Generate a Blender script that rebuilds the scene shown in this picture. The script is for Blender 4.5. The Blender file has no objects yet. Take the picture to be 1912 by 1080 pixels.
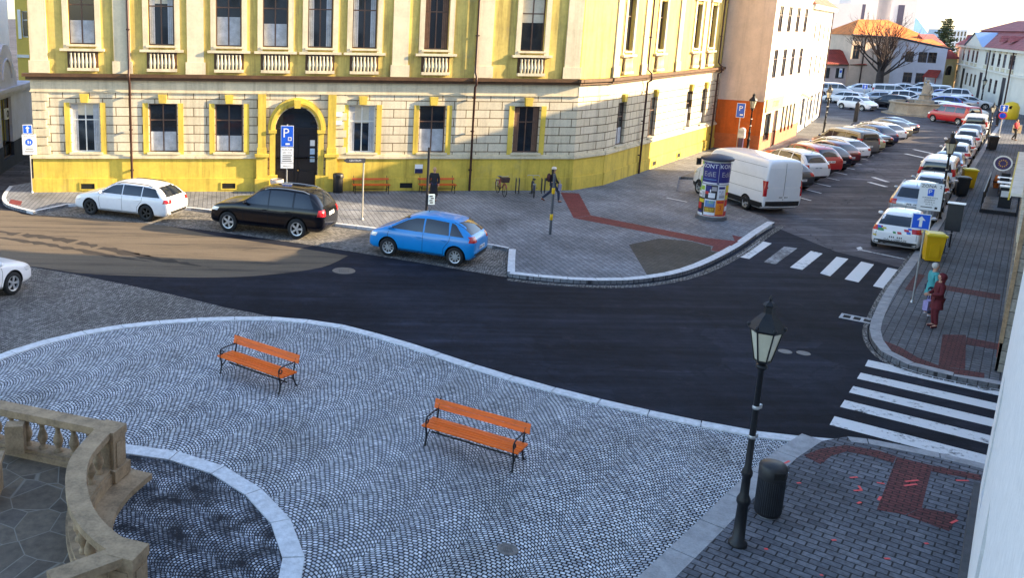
import bpy, bmesh, math, random
from mathutils import Vector, Matrix, noise as mnoise
from mathutils.bvhtree import BVHTree
from mathutils.geometry import tessellate_polygon
random.seed(7)
R=math.radians; PI=math.pi; sin=math.sin; cos=math.cos
sc=bpy.context.scene; col=sc.collection
# ------------------------------------------------------------------ camera (focal length, pitch, roll and height measured from the photo)
F,CX,CY,PT,RO,H=1639.,600.,400.,R(12.51),R(-1.09),8.66
CR,SR=cos(RO),sin(RO)
cd=bpy.data.cameras.new('camera'); cam=bpy.data.objects.new('camera',cd); col.objects.link(cam); sc.camera=cam
cd.sensor_fit='HORIZONTAL'; cd.sensor_width=36; cd.lens=F*36/1912; cd.shift_x=(956-CX)/1912; cd.shift_y=(CY-540)/1912
cd.clip_start=.05; cd.clip_end=3000
right=Vector((CR,-SR*sin(PT),-SR*cos(PT))); down=Vector((-SR,-CR*sin(PT),-CR*cos(PT))); fwd=Vector((0,cos(PT),-sin(PT)))
cam.matrix_world=Matrix(((right.x,-down.x,-fwd.x,0),(right.y,-down.y,-fwd.y,0),(right.z,-down.z,-fwd.z,H),(0,0,0,1)))
def ray(px,py):
    return fwd+right*((px-CX)/F)+down*((py-CY)/F)
def P(px,py,z=0.):
    r=ray(px,py); t=(z-H)/r.z; return Vector((r.x*t,r.y*t,z))
SA=R(51.3); D1=Vector((cos(SA),sin(SA),0)); D2=Vector((sin(SA),-cos(SA),0))   # street axis, and across it
def TN(t,n,z=0.): return D1*t+D2*n+Vector((0,0,z))
def tn(p): return p.dot(D1),p.dot(D2)
def PL(px,py,A,n):   # point of a pixel ray on the vertical plane through A with normal n
    r=ray(px,py); o=Vector((0,0,H)); t=(A-o).dot(n)/r.dot(n); return o+r*t
def PN(px,py,n): return PL(px,py,D2*n,D2)
# ------------------------------------------------------------------ materials
def newmat(name):
    m=bpy.data.materials.new(name); m.use_nodes=True; return m,m.node_tree,m.node_tree.nodes['Principled BSDF']
def N(nt,t,**kw):
    n=nt.nodes.new(t)
    for k,v in kw.items(): setattr(n,k,v)
    return n
def L(nt,a,b): nt.links.new(a,b)
def mathn(nt,op,a,b=None,c=None):
    n=N(nt,'ShaderNodeMath',operation=op)
    for i,x in enumerate((a,b,c)):
        if x is None: continue
        if isinstance(x,(int,float)): n.inputs[i].default_value=x
        else: L(nt,x,n.inputs[i])
    return n.outputs[0]
def ramp(nt,fac,stops):
    r=N(nt,'ShaderNodeValToRGB'); L(nt,fac,r.inputs[0]); e=r.color_ramp.elements
    while len(e)<len(stops): e.new(.5)
    for i,(p,c) in enumerate(stops):
        e[i].position=p; e[i].color=(*c,1) if len(c)==3 else c
    return r.outputs[0]
def mixc(nt,fac,a,b,mode='MIX'):
    n=N(nt,'ShaderNodeMix',data_type='RGBA',blend_type=mode)
    for s,x in ((n.inputs[0],fac),(n.inputs[6],a),(n.inputs[7],b)):
        if isinstance(x,(int,float)): s.default_value=x
        elif isinstance(x,tuple): s.default_value=(*x,1)
        else: L(nt,x,s)
    return n.outputs[2]
def noise_(nt,vec,scale,detail=4,rough=.55):
    n=N(nt,'ShaderNodeTexNoise'); n.inputs['Scale'].default_value=scale; n.inputs['Detail'].default_value=detail; n.inputs['Roughness'].default_value=rough
    if vec is not None: L(nt,vec,n.inputs['Vector'])
    return n.outputs[0]
def bump(nt,b,h,strength=.4,dist=.01):
    n=N(nt,'ShaderNodeBump'); n.inputs['Strength'].default_value=strength; n.inputs['Distance'].default_value=dist
    L(nt,h,n.inputs['Height']); L(nt,n.outputs[0],b.inputs['Normal'])
def pos(nt): return N(nt,'ShaderNodeNewGeometry').outputs['Position']
def objc(nt): return N(nt,'ShaderNodeTexCoord').outputs['Object']
MC={}
def wallwear(nt,cc,k):
    mp=N(nt,'ShaderNodeMapping'); mp.inputs['Scale'].default_value=(2.2,2.2,.16); L(nt,pos(nt),mp.inputs['Vector'])
    n=noise_(nt,mp.outputs[0],1.0,6,.7); cc=mixc(nt,1,cc,ramp(nt,n,[(.33,(1-k,1-k*1.05,1-k*1.1)),(.5,(1,1,1)),(.75,(1+k*.4,)*3)]),'MULTIPLY')
    n2=noise_(nt,pos(nt),.7,7,.75); return mixc(nt,ramp(nt,n2,[(.57,(0,0,0)),(.70,(k*.9,)*3)]),cc,(.30,.25,.16))
def mat(name,c,rough=.6,metal=0.,var=.18,scale=6.,bm=.0,coat=0.,spec=.5,emit=None,streak=0.):
    if name in MC: return MC[name]
    m,nt,b=newmat(name)
    v=objc(nt); f=noise_(nt,v,scale)
    f2=noise_(nt,v,scale*6,3)
    g=mathn(nt,'ADD',mathn(nt,'MULTIPLY',f,.65),mathn(nt,'MULTIPLY',f2,.35))
    lo=tuple(x*(1-var*1.6) for x in c); hi=tuple(min(1,x*(1+var*1.6)) for x in c)
    cc=ramp(nt,g,[(.25,lo),(.75,hi)])
    if streak: cc=wallwear(nt,cc,streak)
    L(nt,cc,b.inputs['Base Color'])
    b.inputs['Roughness'].default_value=rough; b.inputs['Metallic'].default_value=metal
    b.inputs['Coat Weight'].default_value=coat; b.inputs['Coat Roughness'].default_value=.05
    b.inputs['Specular IOR Level'].default_value=spec
    if bm: bump(nt,b,f2,bm,.01)
    if emit: b.inputs['Emission Color'].default_value=(*emit[:3],1); b.inputs['Emission Strength'].default_value=emit[3]
    MC[name]=m; return m
def paintm(name,c,metal=.0):
    dk=max(c)<.03 and max(c)>0; m=mat('paint_'+name,c,.14 if dk else .30,metal,.05,1.2,0,.35 if dk else .7,.35 if dk else .5); return m
def rot2(nt,vec,ang):
    mp=N(nt,'ShaderNodeMapping'); mp.inputs['Rotation'].default_value=(0,0,ang); L(nt,vec,mp.inputs['Vector']); return mp.outputs[0]
def brickmat(name,c1,c2,mortar,bw,bh,ang,ms=.006,rough=.8,wear=.35,bmp=.6,off=.5,wallaxis=None,stain=(.5,1.15)):
    m,nt,b=newmat(name); p=pos(nt)
    if wallaxis is not None:
        d=N(nt,'ShaderNodeVectorMath',operation='DOT_PRODUCT'); L(nt,p,d.inputs[0]); d.inputs[1].default_value=wallaxis
        s=N(nt,'ShaderNodeSeparateXYZ'); L(nt,p,s.inputs[0]); cb=N(nt,'ShaderNodeCombineXYZ'); L(nt,d.outputs['Value'],cb.inputs[0]); L(nt,s.outputs[2],cb.inputs[1]); v=cb.outputs[0]
    else: v=rot2(nt,p,-ang)
    br=N(nt,'ShaderNodeTexBrick',offset=off); L(nt,v,br.inputs['Vector']); br.inputs['Scale'].default_value=1
    br.inputs['Brick Width'].default_value=bw; br.inputs['Row Height'].default_value=bh; br.inputs['Mortar Size'].default_value=ms; br.inputs['Mortar Smooth'].default_value=.2
    br.inputs['Color1'].default_value=(*c1,1); br.inputs['Color2'].default_value=(*c2,1); br.inputs['Mortar'].default_value=(*mortar,1)
    n1=noise_(nt,p,.35,5,.6); n2=noise_(nt,p,14,3)
    st=ramp(nt,n1,[(.3,(stain[0],)*3),(.7,(stain[1],)*3)])
    st2=ramp(nt,n2,[(.3,(1-wear,)*3),(.7,(1+wear*.5,)*3)])
    cc=mixc(nt,1,mixc(nt,1,br.outputs[0],st,'MULTIPLY'),st2,'MULTIPLY')
    if wallaxis is not None: cc=wallwear(nt,cc,.28)
    L(nt,cc,b.inputs['Base Color']); b.inputs['Roughness'].default_value=rough; b.inputs['Specular IOR Level'].default_value=.3
    h=mathn(nt,'SUBTRACT',mathn(nt,'MULTIPLY',n2,.35),br.outputs['Fac']); bump(nt,b,h,bmp,.012)
    return m
def N_sep(nt,v,i):
    s=N(nt,'ShaderNodeSeparateXYZ'); L(nt,v,s.inputs[0]); return s.outputs[i]
def cobblemat(name,ca,cb_,mortar,W=1.25,st=.085,ang=0.,ctr=(0,0),dark=None):
    """small setts laid in rows of arcs"""
    m,nt,b=newmat(name); p=pos(nt); v=rot2(nt,p,-ang)
    wob=N(nt,'ShaderNodeTexNoise'); wob.inputs['Scale'].default_value=1.1; wob.inputs['Detail'].default_value=2; L(nt,p,wob.inputs['Vector'])
    ws=N(nt,'ShaderNodeVectorMath',operation='MULTIPLY_ADD'); L(nt,wob.outputs['Color'],ws.inputs[0]); ws.inputs[1].default_value=(.10,.10,0); L(nt,v,ws.inputs[2])
    s=N(nt,'ShaderNodeSeparateXYZ'); L(nt,ws.outputs[0],s.inputs[0]); x,y=s.outputs[0],s.outputs[1]
    k=mathn(nt,'FLOOR',mathn(nt,'DIVIDE',x,W))
    u=mathn(nt,'SUBTRACT',mathn(nt,'SUBTRACT',x,mathn(nt,'MULTIPLY',k,W)),W/2)
    Rr=W*.62
    arc=mathn(nt,'SQRT',mathn(nt,'SUBTRACT',Rr*Rr,mathn(nt,'MULTIPLY',u,u)))
    yy=mathn(nt,'SUBTRACT',y,arc)
    aa=mathn(nt,'ADD',mathn(nt,'MULTIPLY',mathn(nt,'ARCSINE',mathn(nt,'DIVIDE',u,Rr)),Rr*.9),mathn(nt,'MULTIPLY',k,3.37))
    c=N(nt,'ShaderNodeCombineXYZ'); L(nt,aa,c.inputs[0]); L(nt,yy,c.inputs[1])
    n0=N(nt,'ShaderNodeTexNoise'); n0.inputs['Scale'].default_value=9; n0.inputs['Detail'].default_value=2; L(nt,p,n0.inputs['Vector'])
    jd=N(nt,'ShaderNodeVectorMath',operation='MULTIPLY_ADD'); L(nt,n0.outputs['Color'],jd.inputs[0]); jd.inputs[1].default_value=(.035,.035,0); L(nt,c.outputs[0],jd.inputs[2])
    br=N(nt,'ShaderNodeTexBrick',offset=.5); L(nt,jd.outputs[0],br.inputs['Vector']); br.inputs['Scale'].default_value=1
    br.inputs['Brick Width'].default_value=st*1.12; br.inputs['Row Height'].default_value=st; br.inputs['Mortar Size'].default_value=.0135; br.inputs['Mortar Smooth'].default_value=.35
    br.inputs['Color1'].default_value=(*ca,1); br.inputs['Color2'].default_value=(*cb_,1); br.inputs['Mortar'].default_value=(*mortar,1); br.inputs['Bias'].default_value=-.1
    n1=noise_(nt,p,.5,5,.6)
    n7=noise_(nt,p,5.,5,.7)
    stn=mixc(nt,1,ramp(nt,n1,[(.32,(.74,.73,.71)),(.5,(1,)*3),(.7,(1.12,)*3)]),ramp(nt,n7,[(.3,(.62,)*3),(.5,(1,)*3),(.72,(1.3,)*3)]),'MULTIPLY')
    cc=mixc(nt,1,br.outputs[0],stn,'MULTIPLY')
    fr_=mathn(nt,'FRACT',mathn(nt,'DIVIDE',N_sep(nt,jd.outputs[0],1),st))
    cc=mixc(nt,1,cc,ramp(nt,fr_,[(0,(.25,)*3),(.2,(1,)*3),(.8,(1.1,)*3),(1,(.35,)*3)]),'MULTIPLY')
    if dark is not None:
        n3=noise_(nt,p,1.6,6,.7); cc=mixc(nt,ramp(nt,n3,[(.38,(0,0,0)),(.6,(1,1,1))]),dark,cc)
    L(nt,cc,b.inputs['Base Color']); b.inputs['Roughness'].default_value=.75; b.inputs['Specular IOR Level'].default_value=.2
    h=mathn(nt,'SUBTRACT',mathn(nt,'MULTIPLY',noise_(nt,p,40,2),.3),br.outputs['Fac']); bump(nt,b,h,.8,.02)
    return m
def asphalt(name,c,streak=None,ang=24):
    m,nt,b=newmat(name); p=pos(nt)
    n1=noise_(nt,p,.22,6,.65); n2=noise_(nt,p,60,2); n3=noise_(nt,p,2.5,5,.7)
    base=ramp(nt,n1,[(.3,tuple(x*.6 for x in c)),(.7,tuple(x*1.65 for x in c))])
    base=mixc(nt,1,base,ramp(nt,n2,[(.3,(.75,)*3),(.75,(1.35,)*3)]),'MULTIPLY')
    base=mixc(nt,1,base,ramp(nt,n3,[(.35,(.8,)*3),(.65,(1.12,)*3)]),'MULTIPLY')
    mp=N(nt,'ShaderNodeMapping'); mp.inputs['Rotation'].default_value=(0,0,R(ang)); mp.inputs['Scale'].default_value=(.12,1.6,1); L(nt,p,mp.inputs['Vector'])
    n4=noise_(nt,mp.outputs[0],1.0,6,.7); base=mixc(nt,1,base,ramp(nt,n4,[(.36,(.72,)*3),(.5,(1,)*3),(.60,(1.35,)*3),(.72,(2.6,)*3)]),'MULTIPLY')
    n5=noise_(nt,p,.8,8,.8); base=mixc(nt,ramp(nt,n5,[(.58,(0,0,0)),(.72,(.75,.75,.75))]),base,(c[0]*3.4,c[1]*3.0,c[2]*2.6))
    vp=N(nt,'ShaderNodeTexVoronoi'); vp.inputs['Scale'].default_value=.13; nd=N(nt,'ShaderNodeTexNoise'); nd.inputs['Scale'].default_value=.5; nd.inputs['Detail'].default_value=7; L(nt,p,nd.inputs['Vector']); vd=N(nt,'ShaderNodeVectorMath',operation='MULTIPLY_ADD'); L(nt,nd.outputs['Color'],vd.inputs[0]); vd.inputs[1].default_value=(7,7,0); L(nt,p,vd.inputs[2]); L(nt,vd.outputs[0],vp.inputs['Vector']); sp=N(nt,'ShaderNodeSeparateColor'); L(nt,vp.outputs['Color'],sp.inputs[0])
    base=mixc(nt,1,base,ramp(nt,sp.outputs[0],[(0,(.80,)*3),(.5,(1,)*3),(1,(1.28,)*3)]),'MULTIPLY')
    vo=N(nt,'ShaderNodeTexVoronoi',feature='DISTANCE_TO_EDGE'); vo.inputs['Scale'].default_value=.16
    wv=N(nt,'ShaderNodeVectorMath',operation='MULTIPLY_ADD'); nn=N(nt,'ShaderNodeTexNoise'); nn.inputs['Scale'].default_value=.9; nn.inputs['Detail'].default_value=5; L(nt,p,nn.inputs['Vector'])
    L(nt,nn.outputs['Color'],wv.inputs[0]); wv.inputs[1].default_value=(2.2,2.2,0); L(nt,p,wv.inputs[2]); L(nt,wv.outputs[0],vo.inputs['Vector'])
    cr=ramp(nt,vo.outputs['Distance'],[(.0,(1,1,1)),(.006,(0,0,0))])
    if streak: base=mixc(nt,mathn(nt,'MULTIPLY',cr,streak),base,(.006,.006,.007))
    L(nt,base,b.inputs['Base Color']); b.inputs['Roughness'].default_value=.85; b.inputs['Specular IOR Level'].default_value=.12
    bump(nt,b,n2,.5,.008); return m
def paintline(name,c=(.62,.62,.62),lo=.42,hi=.5):
    """worn white road paint: gaps show the asphalt below"""
    m,nt,b=newmat(name); p=pos(nt)
    n=mathn(nt,'ADD',mathn(nt,'MULTIPLY',noise_(nt,p,7,7,.75),.6),mathn(nt,'MULTIPLY',noise_(nt,p,1.3,3),.4))
    L(nt,ramp(nt,n,[(lo,(.05,.05,.056)),(hi,c)]),b.inputs['Base Color']); b.inputs['Roughness'].default_value=.7; return m
def flagmat(name):
    m,nt,b=newmat(name); p=pos(nt)
    vo=N(nt,'ShaderNodeTexVoronoi',feature='DISTANCE_TO_EDGE'); vo.inputs['Scale'].default_value=1.55; L(nt,p,vo.inputs['Vector'])
    vc=N(nt,'ShaderNodeTexVoronoi'); vc.inputs['Scale'].default_value=1.55; L(nt,p,vc.inputs['Vector'])
    sp=N(nt,'ShaderNodeSeparateColor'); L(nt,vc.outputs['Color'],sp.inputs[0])
    cc=ramp(nt,sp.outputs[0],[(0,(.085,.064,.046)),(.5,(.145,.11,.075)),(1,(.11,.088,.07))])
    cc=mixc(nt,1,cc,ramp(nt,noise_(nt,p,5,6,.65),[(.3,(.6,)*3),(.7,(1.25,)*3)]),'MULTIPLY')
    j=ramp(nt,vo.outputs['Distance'],[(.008,(0,0,0)),(.020,(1,1,1))])
    cc=mixc(nt,j,(.20,.175,.14),cc); L(nt,cc,b.inputs['Base Color']); b.inputs['Roughness'].default_value=.75
    bump(nt,b,mathn(nt,'ADD',j,noise_(nt,p,25,3)),.5,.01); return m
def rooftile(name,c,ax):
    m,nt,b=newmat(name); p=pos(nt)
    d=N(nt,'ShaderNodeVectorMath',operation='DOT_PRODUCT'); L(nt,p,d.inputs[0]); d.inputs[1].default_value=ax
    w=mathn(nt,'SINE',mathn(nt,'MULTIPLY',d.outputs['Value'],2*PI/.3)); s=N(nt,'ShaderNodeSeparateXYZ'); L(nt,p,s.inputs[0])
    w2=mathn(nt,'FRACT',mathn(nt,'MULTIPLY',s.outputs[2],1/.22))
    n=noise_(nt,p,.9,6,.7)
    cc=ramp(nt,n,[(.3,tuple(x*.55 for x in c)),(.7,tuple(min(1,x*1.3) for x in c))])
    cc=mixc(nt,1,cc,ramp(nt,w2,[(0,(.65,)*3),(.25,(1.05,)*3)]),'MULTIPLY')
    L(nt,cc,b.inputs['Base Color']); b.inputs['Roughness'].default_value=.75
    bump(nt,b,mathn(nt,'ADD',mathn(nt,'MULTIPLY',w,.5),w2),.8,.04); return m
# ------------------------------------------------------------------ objects
def tag(o,label=None,cat=None,group=None,kind=None):
    for k,v in (('label',label),('category',cat),('group',group),('kind',kind)):
        if v: o[k]=v
    return o
def thing(name,loc,label,cat,rz=0.,group=None):
    o=bpy.data.objects.new(name,None); col.objects.link(o); o.location=loc; o.rotation_euler=(0,0,rz); o.empty_display_size=.2
    return tag(o,label,cat,group)
def V(*a): return Vector(a)
class MB:
    def __init__(s,M=None): s.v=[]; s.f=[]; s.sm=[]; s.mi=[]; s.M=M or Matrix(); s.cur=0
    def add(s,vs,fs,smooth=False):
        o=len(s.v); s.v+=[s.M@Vector(x) for x in vs]; s.f+=[tuple(i+o for i in f) for f in fs]; s.sm+=[smooth]*len(fs); s.mi+=[s.cur]*len(fs); return s
    def box(s,c,d,rz=0.,taper=1.,M=None):
        x,y,z=d[0]/2,d[1]/2,d[2]/2; q=Matrix.Translation(c)@Matrix.Rotation(rz,4,'Z')
        if M is not None: q=Matrix.Translation(c)@M
        vs=[q@V(sx*x*(taper if sz>0 else 1),sy*y*(taper if sz>0 else 1),sz*z) for sz in(-1,1) for sx,sy in((-1,-1),(1,-1),(1,1),(-1,1))]
        return s.add(vs,[(3,2,1,0),(4,5,6,7),(0,1,5,4),(1,2,6,5),(2,3,7,6),(3,0,4,7)])
    def bx(s,x0,x1,y0,y1,z0,z1): return s.box(((x0+x1)/2,(y0+y1)/2,(z0+z1)/2),(abs(x1-x0),abs(y1-y0),abs(z1-z0)))
    def prism(s,poly,z0,z1,bottom=True):
        n=len(poly); vs=[(p[0],p[1],z0) for p in poly]+[(p[0],p[1],z1) for p in poly]
        t=tessellate_polygon([[Vector((p[0],p[1],0)) for p in poly]])
        ar=sum(poly[i][0]*poly[(i+1)%n][1]-poly[(i+1)%n][0]*poly[i][1] for i in range(n))
        fs=[]
        for a,b,c in t:
            pa,pb,pc=poly[a],poly[b],poly[c]; cr=(pb[0]-pa[0])*(pc[1]-pa[1])-(pb[1]-pa[1])*(pc[0]-pa[0])
            if cr<0: b,c=c,b
            fs.append((a+n,b+n,c+n))
            if bottom: fs.append((a,c,b))
        for i in range(n):
            j=(i+1)%n; fs.append((i,j,j+n,i+n) if ar>0 else (j,i,i+n,j+n))
        return s.add(vs,fs)
    def sheet(s,poly,z):
        t=tessellate_polygon([[Vector((p[0],p[1],0)) for p in poly]]); fs=[]
        for a,b,c in t:
            pa,pb,pc=poly[a],poly[b],poly[c]
            if (pb[0]-pa[0])*(pc[1]-pa[1])-(pb[1]-pa[1])*(pc[0]-pa[0])<0: b,c=c,b
            fs.append((a,b,c))
        return s.add([(p[0],p[1],z) for p in poly],fs)
    def tube(s,pts,r,n=8,cap=True,smooth=True):
        pts=[Vector(p) for p in pts]; rs=r if isinstance(r,(list,tuple)) else [r]*len(pts); vs=[]; up=None
        for i,p in enumerate(pts):
            d=(pts[min(i+1,len(pts)-1)]-pts[max(i-1,0)])
            if d.length<1e-9: d=V(0,0,1)
            d.normalize()
            if up is None: up=V(1,0,0) if abs(d.x)<.8 else V(0,1,0)
            a=(up-d*up.dot(d)); a.normalize(); b=d.cross(a); up=a
            vs+=[p+(a*cos(2*PI*k/n)+b*sin(2*PI*k/n))*rs[i] for k in range(n)]
        fs=[(i*n+k,i*n+(k+1)%n,(i+1)*n+(k+1)%n,(i+1)*n+k) for i in range(len(pts)-1) for k in range(n)]
        s.add(vs,fs,smooth)
        if cap:
            s.add(vs[:n],[tuple(range(n))[::-1]]); s.add(vs[-n:],[tuple(range(n))])
        return s
    def lathe(s,prof,c=(0,0,0),n=16,smooth=True,a0=0.,axis='Z',cap=True):
        vs=[]
        for r,z in prof:
            for k in range(n):
                a=a0+2*PI*k/n; p=V(r*cos(a),r*sin(a),z)
                if axis=='Y': p=V(p.x,-p.z,p.y)
                vs.append(p+Vector(c))
        fs=[(i*n+k,i*n+(k+1)%n,(i+1)*n+(k+1)%n,(i+1)*n+k) for i in range(len(prof)-1) for k in range(n)]
        s.add(vs,fs,smooth)
        if not cap: return s
        if prof[0][0]>1e-4: s.add(vs[:n],[tuple(range(n))[::-1]])
        if prof[-1][0]>1e-4: s.add(vs[-n:],[tuple(range(n))])
        return s
    def ball(s,c,r,n=10,sq=(1,1,1)):
        pr=[(r*sin(PI*i/n),-r*cos(PI*i/n)) for i in range(n+1)]; pr[0]=(1e-5,-r); pr[-1]=(1e-5,r)
        vs=[]; k=n*2
        for rr,z in pr:
            for j in range(k): vs.append((c[0]+rr*cos(2*PI*j/k)*sq[0],c[1]+rr*sin(2*PI*j/k)*sq[1],c[2]+z*sq[2]))
        return s.add(vs,[(i*k+j,i*k+(j+1)%k,(i+1)*k+(j+1)%k,(i+1)*k+j) for i in range(n) for j in range(k)],True)
    def wall(s,x0,x1,z0,z1,holes,y=0.,dep=.22):
        """a wall face at y looking to -y with rectangular openings and their reveals"""
        xs=sorted({x0,x1,*[h[0] for h in holes],*[h[1] for h in holes]}); zs=sorted({z0,z1,*[h[2] for h in holes],*[h[3] for h in holes]})
        xs=[x for x in xs if x0<=x<=x1]; zs=[z for z in zs if z0<=z<=z1]
        for i in range(len(xs)-1):
            for j in range(len(zs)-1):
                cx,cz=(xs[i]+xs[i+1])/2,(zs[j]+zs[j+1])/2
                if any(h[0]<cx<h[1] and h[2]<cz<h[3] for h in holes): continue
                s.add([(xs[i],y,zs[j]),(xs[i+1],y,zs[j]),(xs[i+1],y,zs[j+1]),(xs[i],y,zs[j+1])],[(0,1,2,3)])
        for a,b,c,d in holes:
            s.add([(a,y,c),(b,y,c),(b,y,d),(a,y,d),(a,y+dep,c),(b,y+dep,c),(b,y+dep,d),(a,y+dep,d)],[(0,4,5,1),(1,5,6,2),(2,6,7,3),(3,7,4,0)])
        return s
    def mesh(s,name,mats):
        me=bpy.data.meshes.new(name); me.from_pydata([tuple(v) for v in s.v],[],s.f); 
        for m in (mats if isinstance(mats,(list,tuple)) else [mats]): me.materials.append(m)
        me.polygons.foreach_set('use_smooth',s.sm); me.polygons.foreach_set('material_index',s.mi); me.update(); return me
    def build(s,name,mats,parent=None,kind=None):
        o=bpy.data.objects.new(name,s.mesh(name,mats)); col.objects.link(o)
        if parent is not None: o.parent=parent
        if kind: o['kind']=kind
        return o
def topmesh(mb,name,mats,label,cat,base,group=None):
    """a thing of one mesh: its origin is moved to its base"""
    mb.v=[v-Vector(base) for v in mb.v]; o=mb.build(name,mats); o.location=base; return tag(o,label,cat,group)
def spline(pts,n=6,closed=False):
    out=[]; pts=[Vector(p) for p in pts]; m=len(pts)
    for i in range(m-1):
        p0=pts[max(i-1,0)]; p1=pts[i]; p2=pts[i+1]; p3=pts[min(i+2,m-1)]
        for k in range(n):
            t=k/n; out.append(.5*((2*p1)+(p2-p0)*t+(2*p0-5*p1+4*p2-p3)*t*t+(3*p1-p0-3*p2+p3)*t**3))
    return out+[pts[-1]]
def offset(path,d):
    out=[]
    for i,p in enumerate(path):
        t=(path[min(i+1,len(path)-1)]-path[max(i-1,0)]); t.z=0; t.normalize(); out.append(p+V(-t.y,t.x,0)*d)
    return out
def resample(path,step):
    out=[path[0]]; acc=0
    for a,b in zip(path,path[1:]):
        l=(b-a).length; d=step-acc
        while d<=l and l>0: out.append(a.lerp(b,d/l)); d+=step
        acc=(acc+l)%step
    out.append(path[-1]); return out
def kerb(mb,path,w,z0,z1,step=1.0,gap=.012):
    """kerb stones laid end to end along a path, w metres to its left"""
    a=resample(path,step); b=offset(a,w)
    for i in range(len(a)-1):
        d=(a[i+1]-a[i]); 
        if d.length<.05: continue
        g=d.normalized()*gap; q=[a[i]+g,a[i+1]-g,b[i+1]-g,b[i]+g]; j=random.uniform(-.004,.004)
        mb.prism([(p.x,p.y) for p in q],z0,z1+j)
def text(mb,s,size,M,ext=.004,mi=0):
    cu=bpy.data.curves.new('t','FONT'); cu.body=s; cu.size=size; cu.align_x='CENTER'; cu.align_y='CENTER'; cu.resolution_u=2
    o=bpy.data.objects.new('t',cu); col.objects.link(o); dg=bpy.context.evaluated_depsgraph_get(); e=o.evaluated_get(dg); me=e.to_mesh()
    vs=[M@v.co for v in me.vertices]; fs=[tuple(p.vertices) for p in me.polygons]; e.to_mesh_clear(); bpy.data.objects.remove(o); bpy.data.curves.remove(cu)
    c=mb.cur; mb.cur=mi; mb.add(vs,fs); mb.cur=c
# text plane: local x right, z up, facing -y
FR=Matrix.Rotation(PI/2,4,'X')
def copy_tree(o,parent=None):
    c=o.copy(); col.objects.link(c); c.parent=parent
    for ch in list(o.children): copy_tree(ch,c)
    return c
def evalmesh(me,mods):
    o=bpy.data.objects.new('tmp',me); col.objects.link(o)
    for t,kw in mods:
        m=o.modifiers.new(t,t)
        for k,v in kw.items(): setattr(m,k,v)
    dg=bpy.context.evaluated_depsgraph_get(); e=o.evaluated_get(dg); r=bpy.data.meshes.new_from_object(e)
    bpy.data.objects.remove(o); return r
# shared plain materials
IRON=mat('cast_iron',(.012,.013,.016),.45,.3,.25,10,.1)
STEEL=mat('galvanised_steel',(.42,.43,.45),.4,.7,.12,12)
GLASS=mat('dark_glass',(.012,.016,.022),.06,0,.1,2,0,0,.8)
CARGL=mat('car_glass',(.010,.014,.022),.05,0,.08,1,0,0,.9)
RUB=mat('rubber',(.012,.012,.013),.85,0,.2,8)
ALLOY=mat('alloy',(.55,.56,.58),.3,.6,.05,6)
BLKP=mat('black_plastic',(.014,.014,.016),.5,0,.2,8)
REDL=mat('red_lamp',(.45,.01,.015),.15,0,.1,8,0,.5)
WHL=mat('clear_lamp',(.7,.72,.75),.12,.2,.05,8,0,.6)
PLATE=mat('plate_white',(.75,.76,.78),.4,0,.05,10)
WHITE=mat('white_enamel',(.78,.79,.80),.35,0,.05,5)
BLUE=mat('sign_blue',(.01,.10,.62),.35,0,.05,5)
INK=mat('black_ink',(.01,.01,.012),.6,0,.1,5)
STONE=mat('weathered_stone',(.31,.215,.125),.85,0,.35,3.5,.6)
# ------------------------------------------------------------------ ground, road, pavements
def PX(lst,z=0.): return [P(x,y,z) for x,y in lst]
AX=R(6.7)   # direction of the yellow front
m_old=asphalt('old_asphalt',(.075,.07,.078),.8,-51); m_new=asphalt('new_asphalt',(.0125,.0145,.0225),.4)
mb=MB(); mb.sheet([(-700,-120),(900,-120),(900,1500),(-700,1500)],0); mb.build('ground',m_old,None,'structure')
mb=MB()
road=PX([(1446,424),(1560,470),(1680,500),(1700,505)])+[TN(33,2),TN(33,60),TN(12,60),TN(16,-1),TN(15,-9),V(-30,10,0),V(-60,20,0),V(-60,44,0),V(-40,43,0)]+PX([(0,372),(60,395),(380,425),(947,512),(1200,520)])
mb.sheet([(p.x,p.y) for p in road],.004); mb.build('road',m_new,None,'structure')
# brown sheet painting warm sunlight on the left arm's asphalt, with muddy tyre tracks
def sun_trackmat():
    m,nt,b=newmat('painted_sun_and_mud'); p=pos(nt); mp=N(nt,'ShaderNodeMapping'); mp.inputs['Rotation'].default_value=(0,0,R(16)); mp.inputs['Scale'].default_value=(.10,1.3,1); L(nt,p,mp.inputs['Vector'])
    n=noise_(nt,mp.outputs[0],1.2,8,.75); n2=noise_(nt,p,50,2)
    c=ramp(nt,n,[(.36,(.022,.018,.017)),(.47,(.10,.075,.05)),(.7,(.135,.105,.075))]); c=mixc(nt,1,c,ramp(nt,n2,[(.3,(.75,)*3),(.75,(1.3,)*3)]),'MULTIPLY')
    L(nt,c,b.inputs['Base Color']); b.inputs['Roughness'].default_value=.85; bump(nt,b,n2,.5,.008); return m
sun_patch=spline(PX([(-260,395),(0,393),(60,403),(250,412),(400,440),(560,464),(650,478)]),4)+spline(PX([(650,478),(600,500),(500,514),(400,519),(280,517),(150,511),(40,496),(-260,470)]),4)
mb=MB(); mb.sheet([(p.x,p.y) for p in sun_patch],.008); mb.build('painted_sun_and_mud',sun_trackmat(),None,'structure')
m_track=mat('tyre_mud',(.022,.016,.013),.8,0,.4,6)
rnd_=random.Random(4)
mb=MB()
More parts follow.
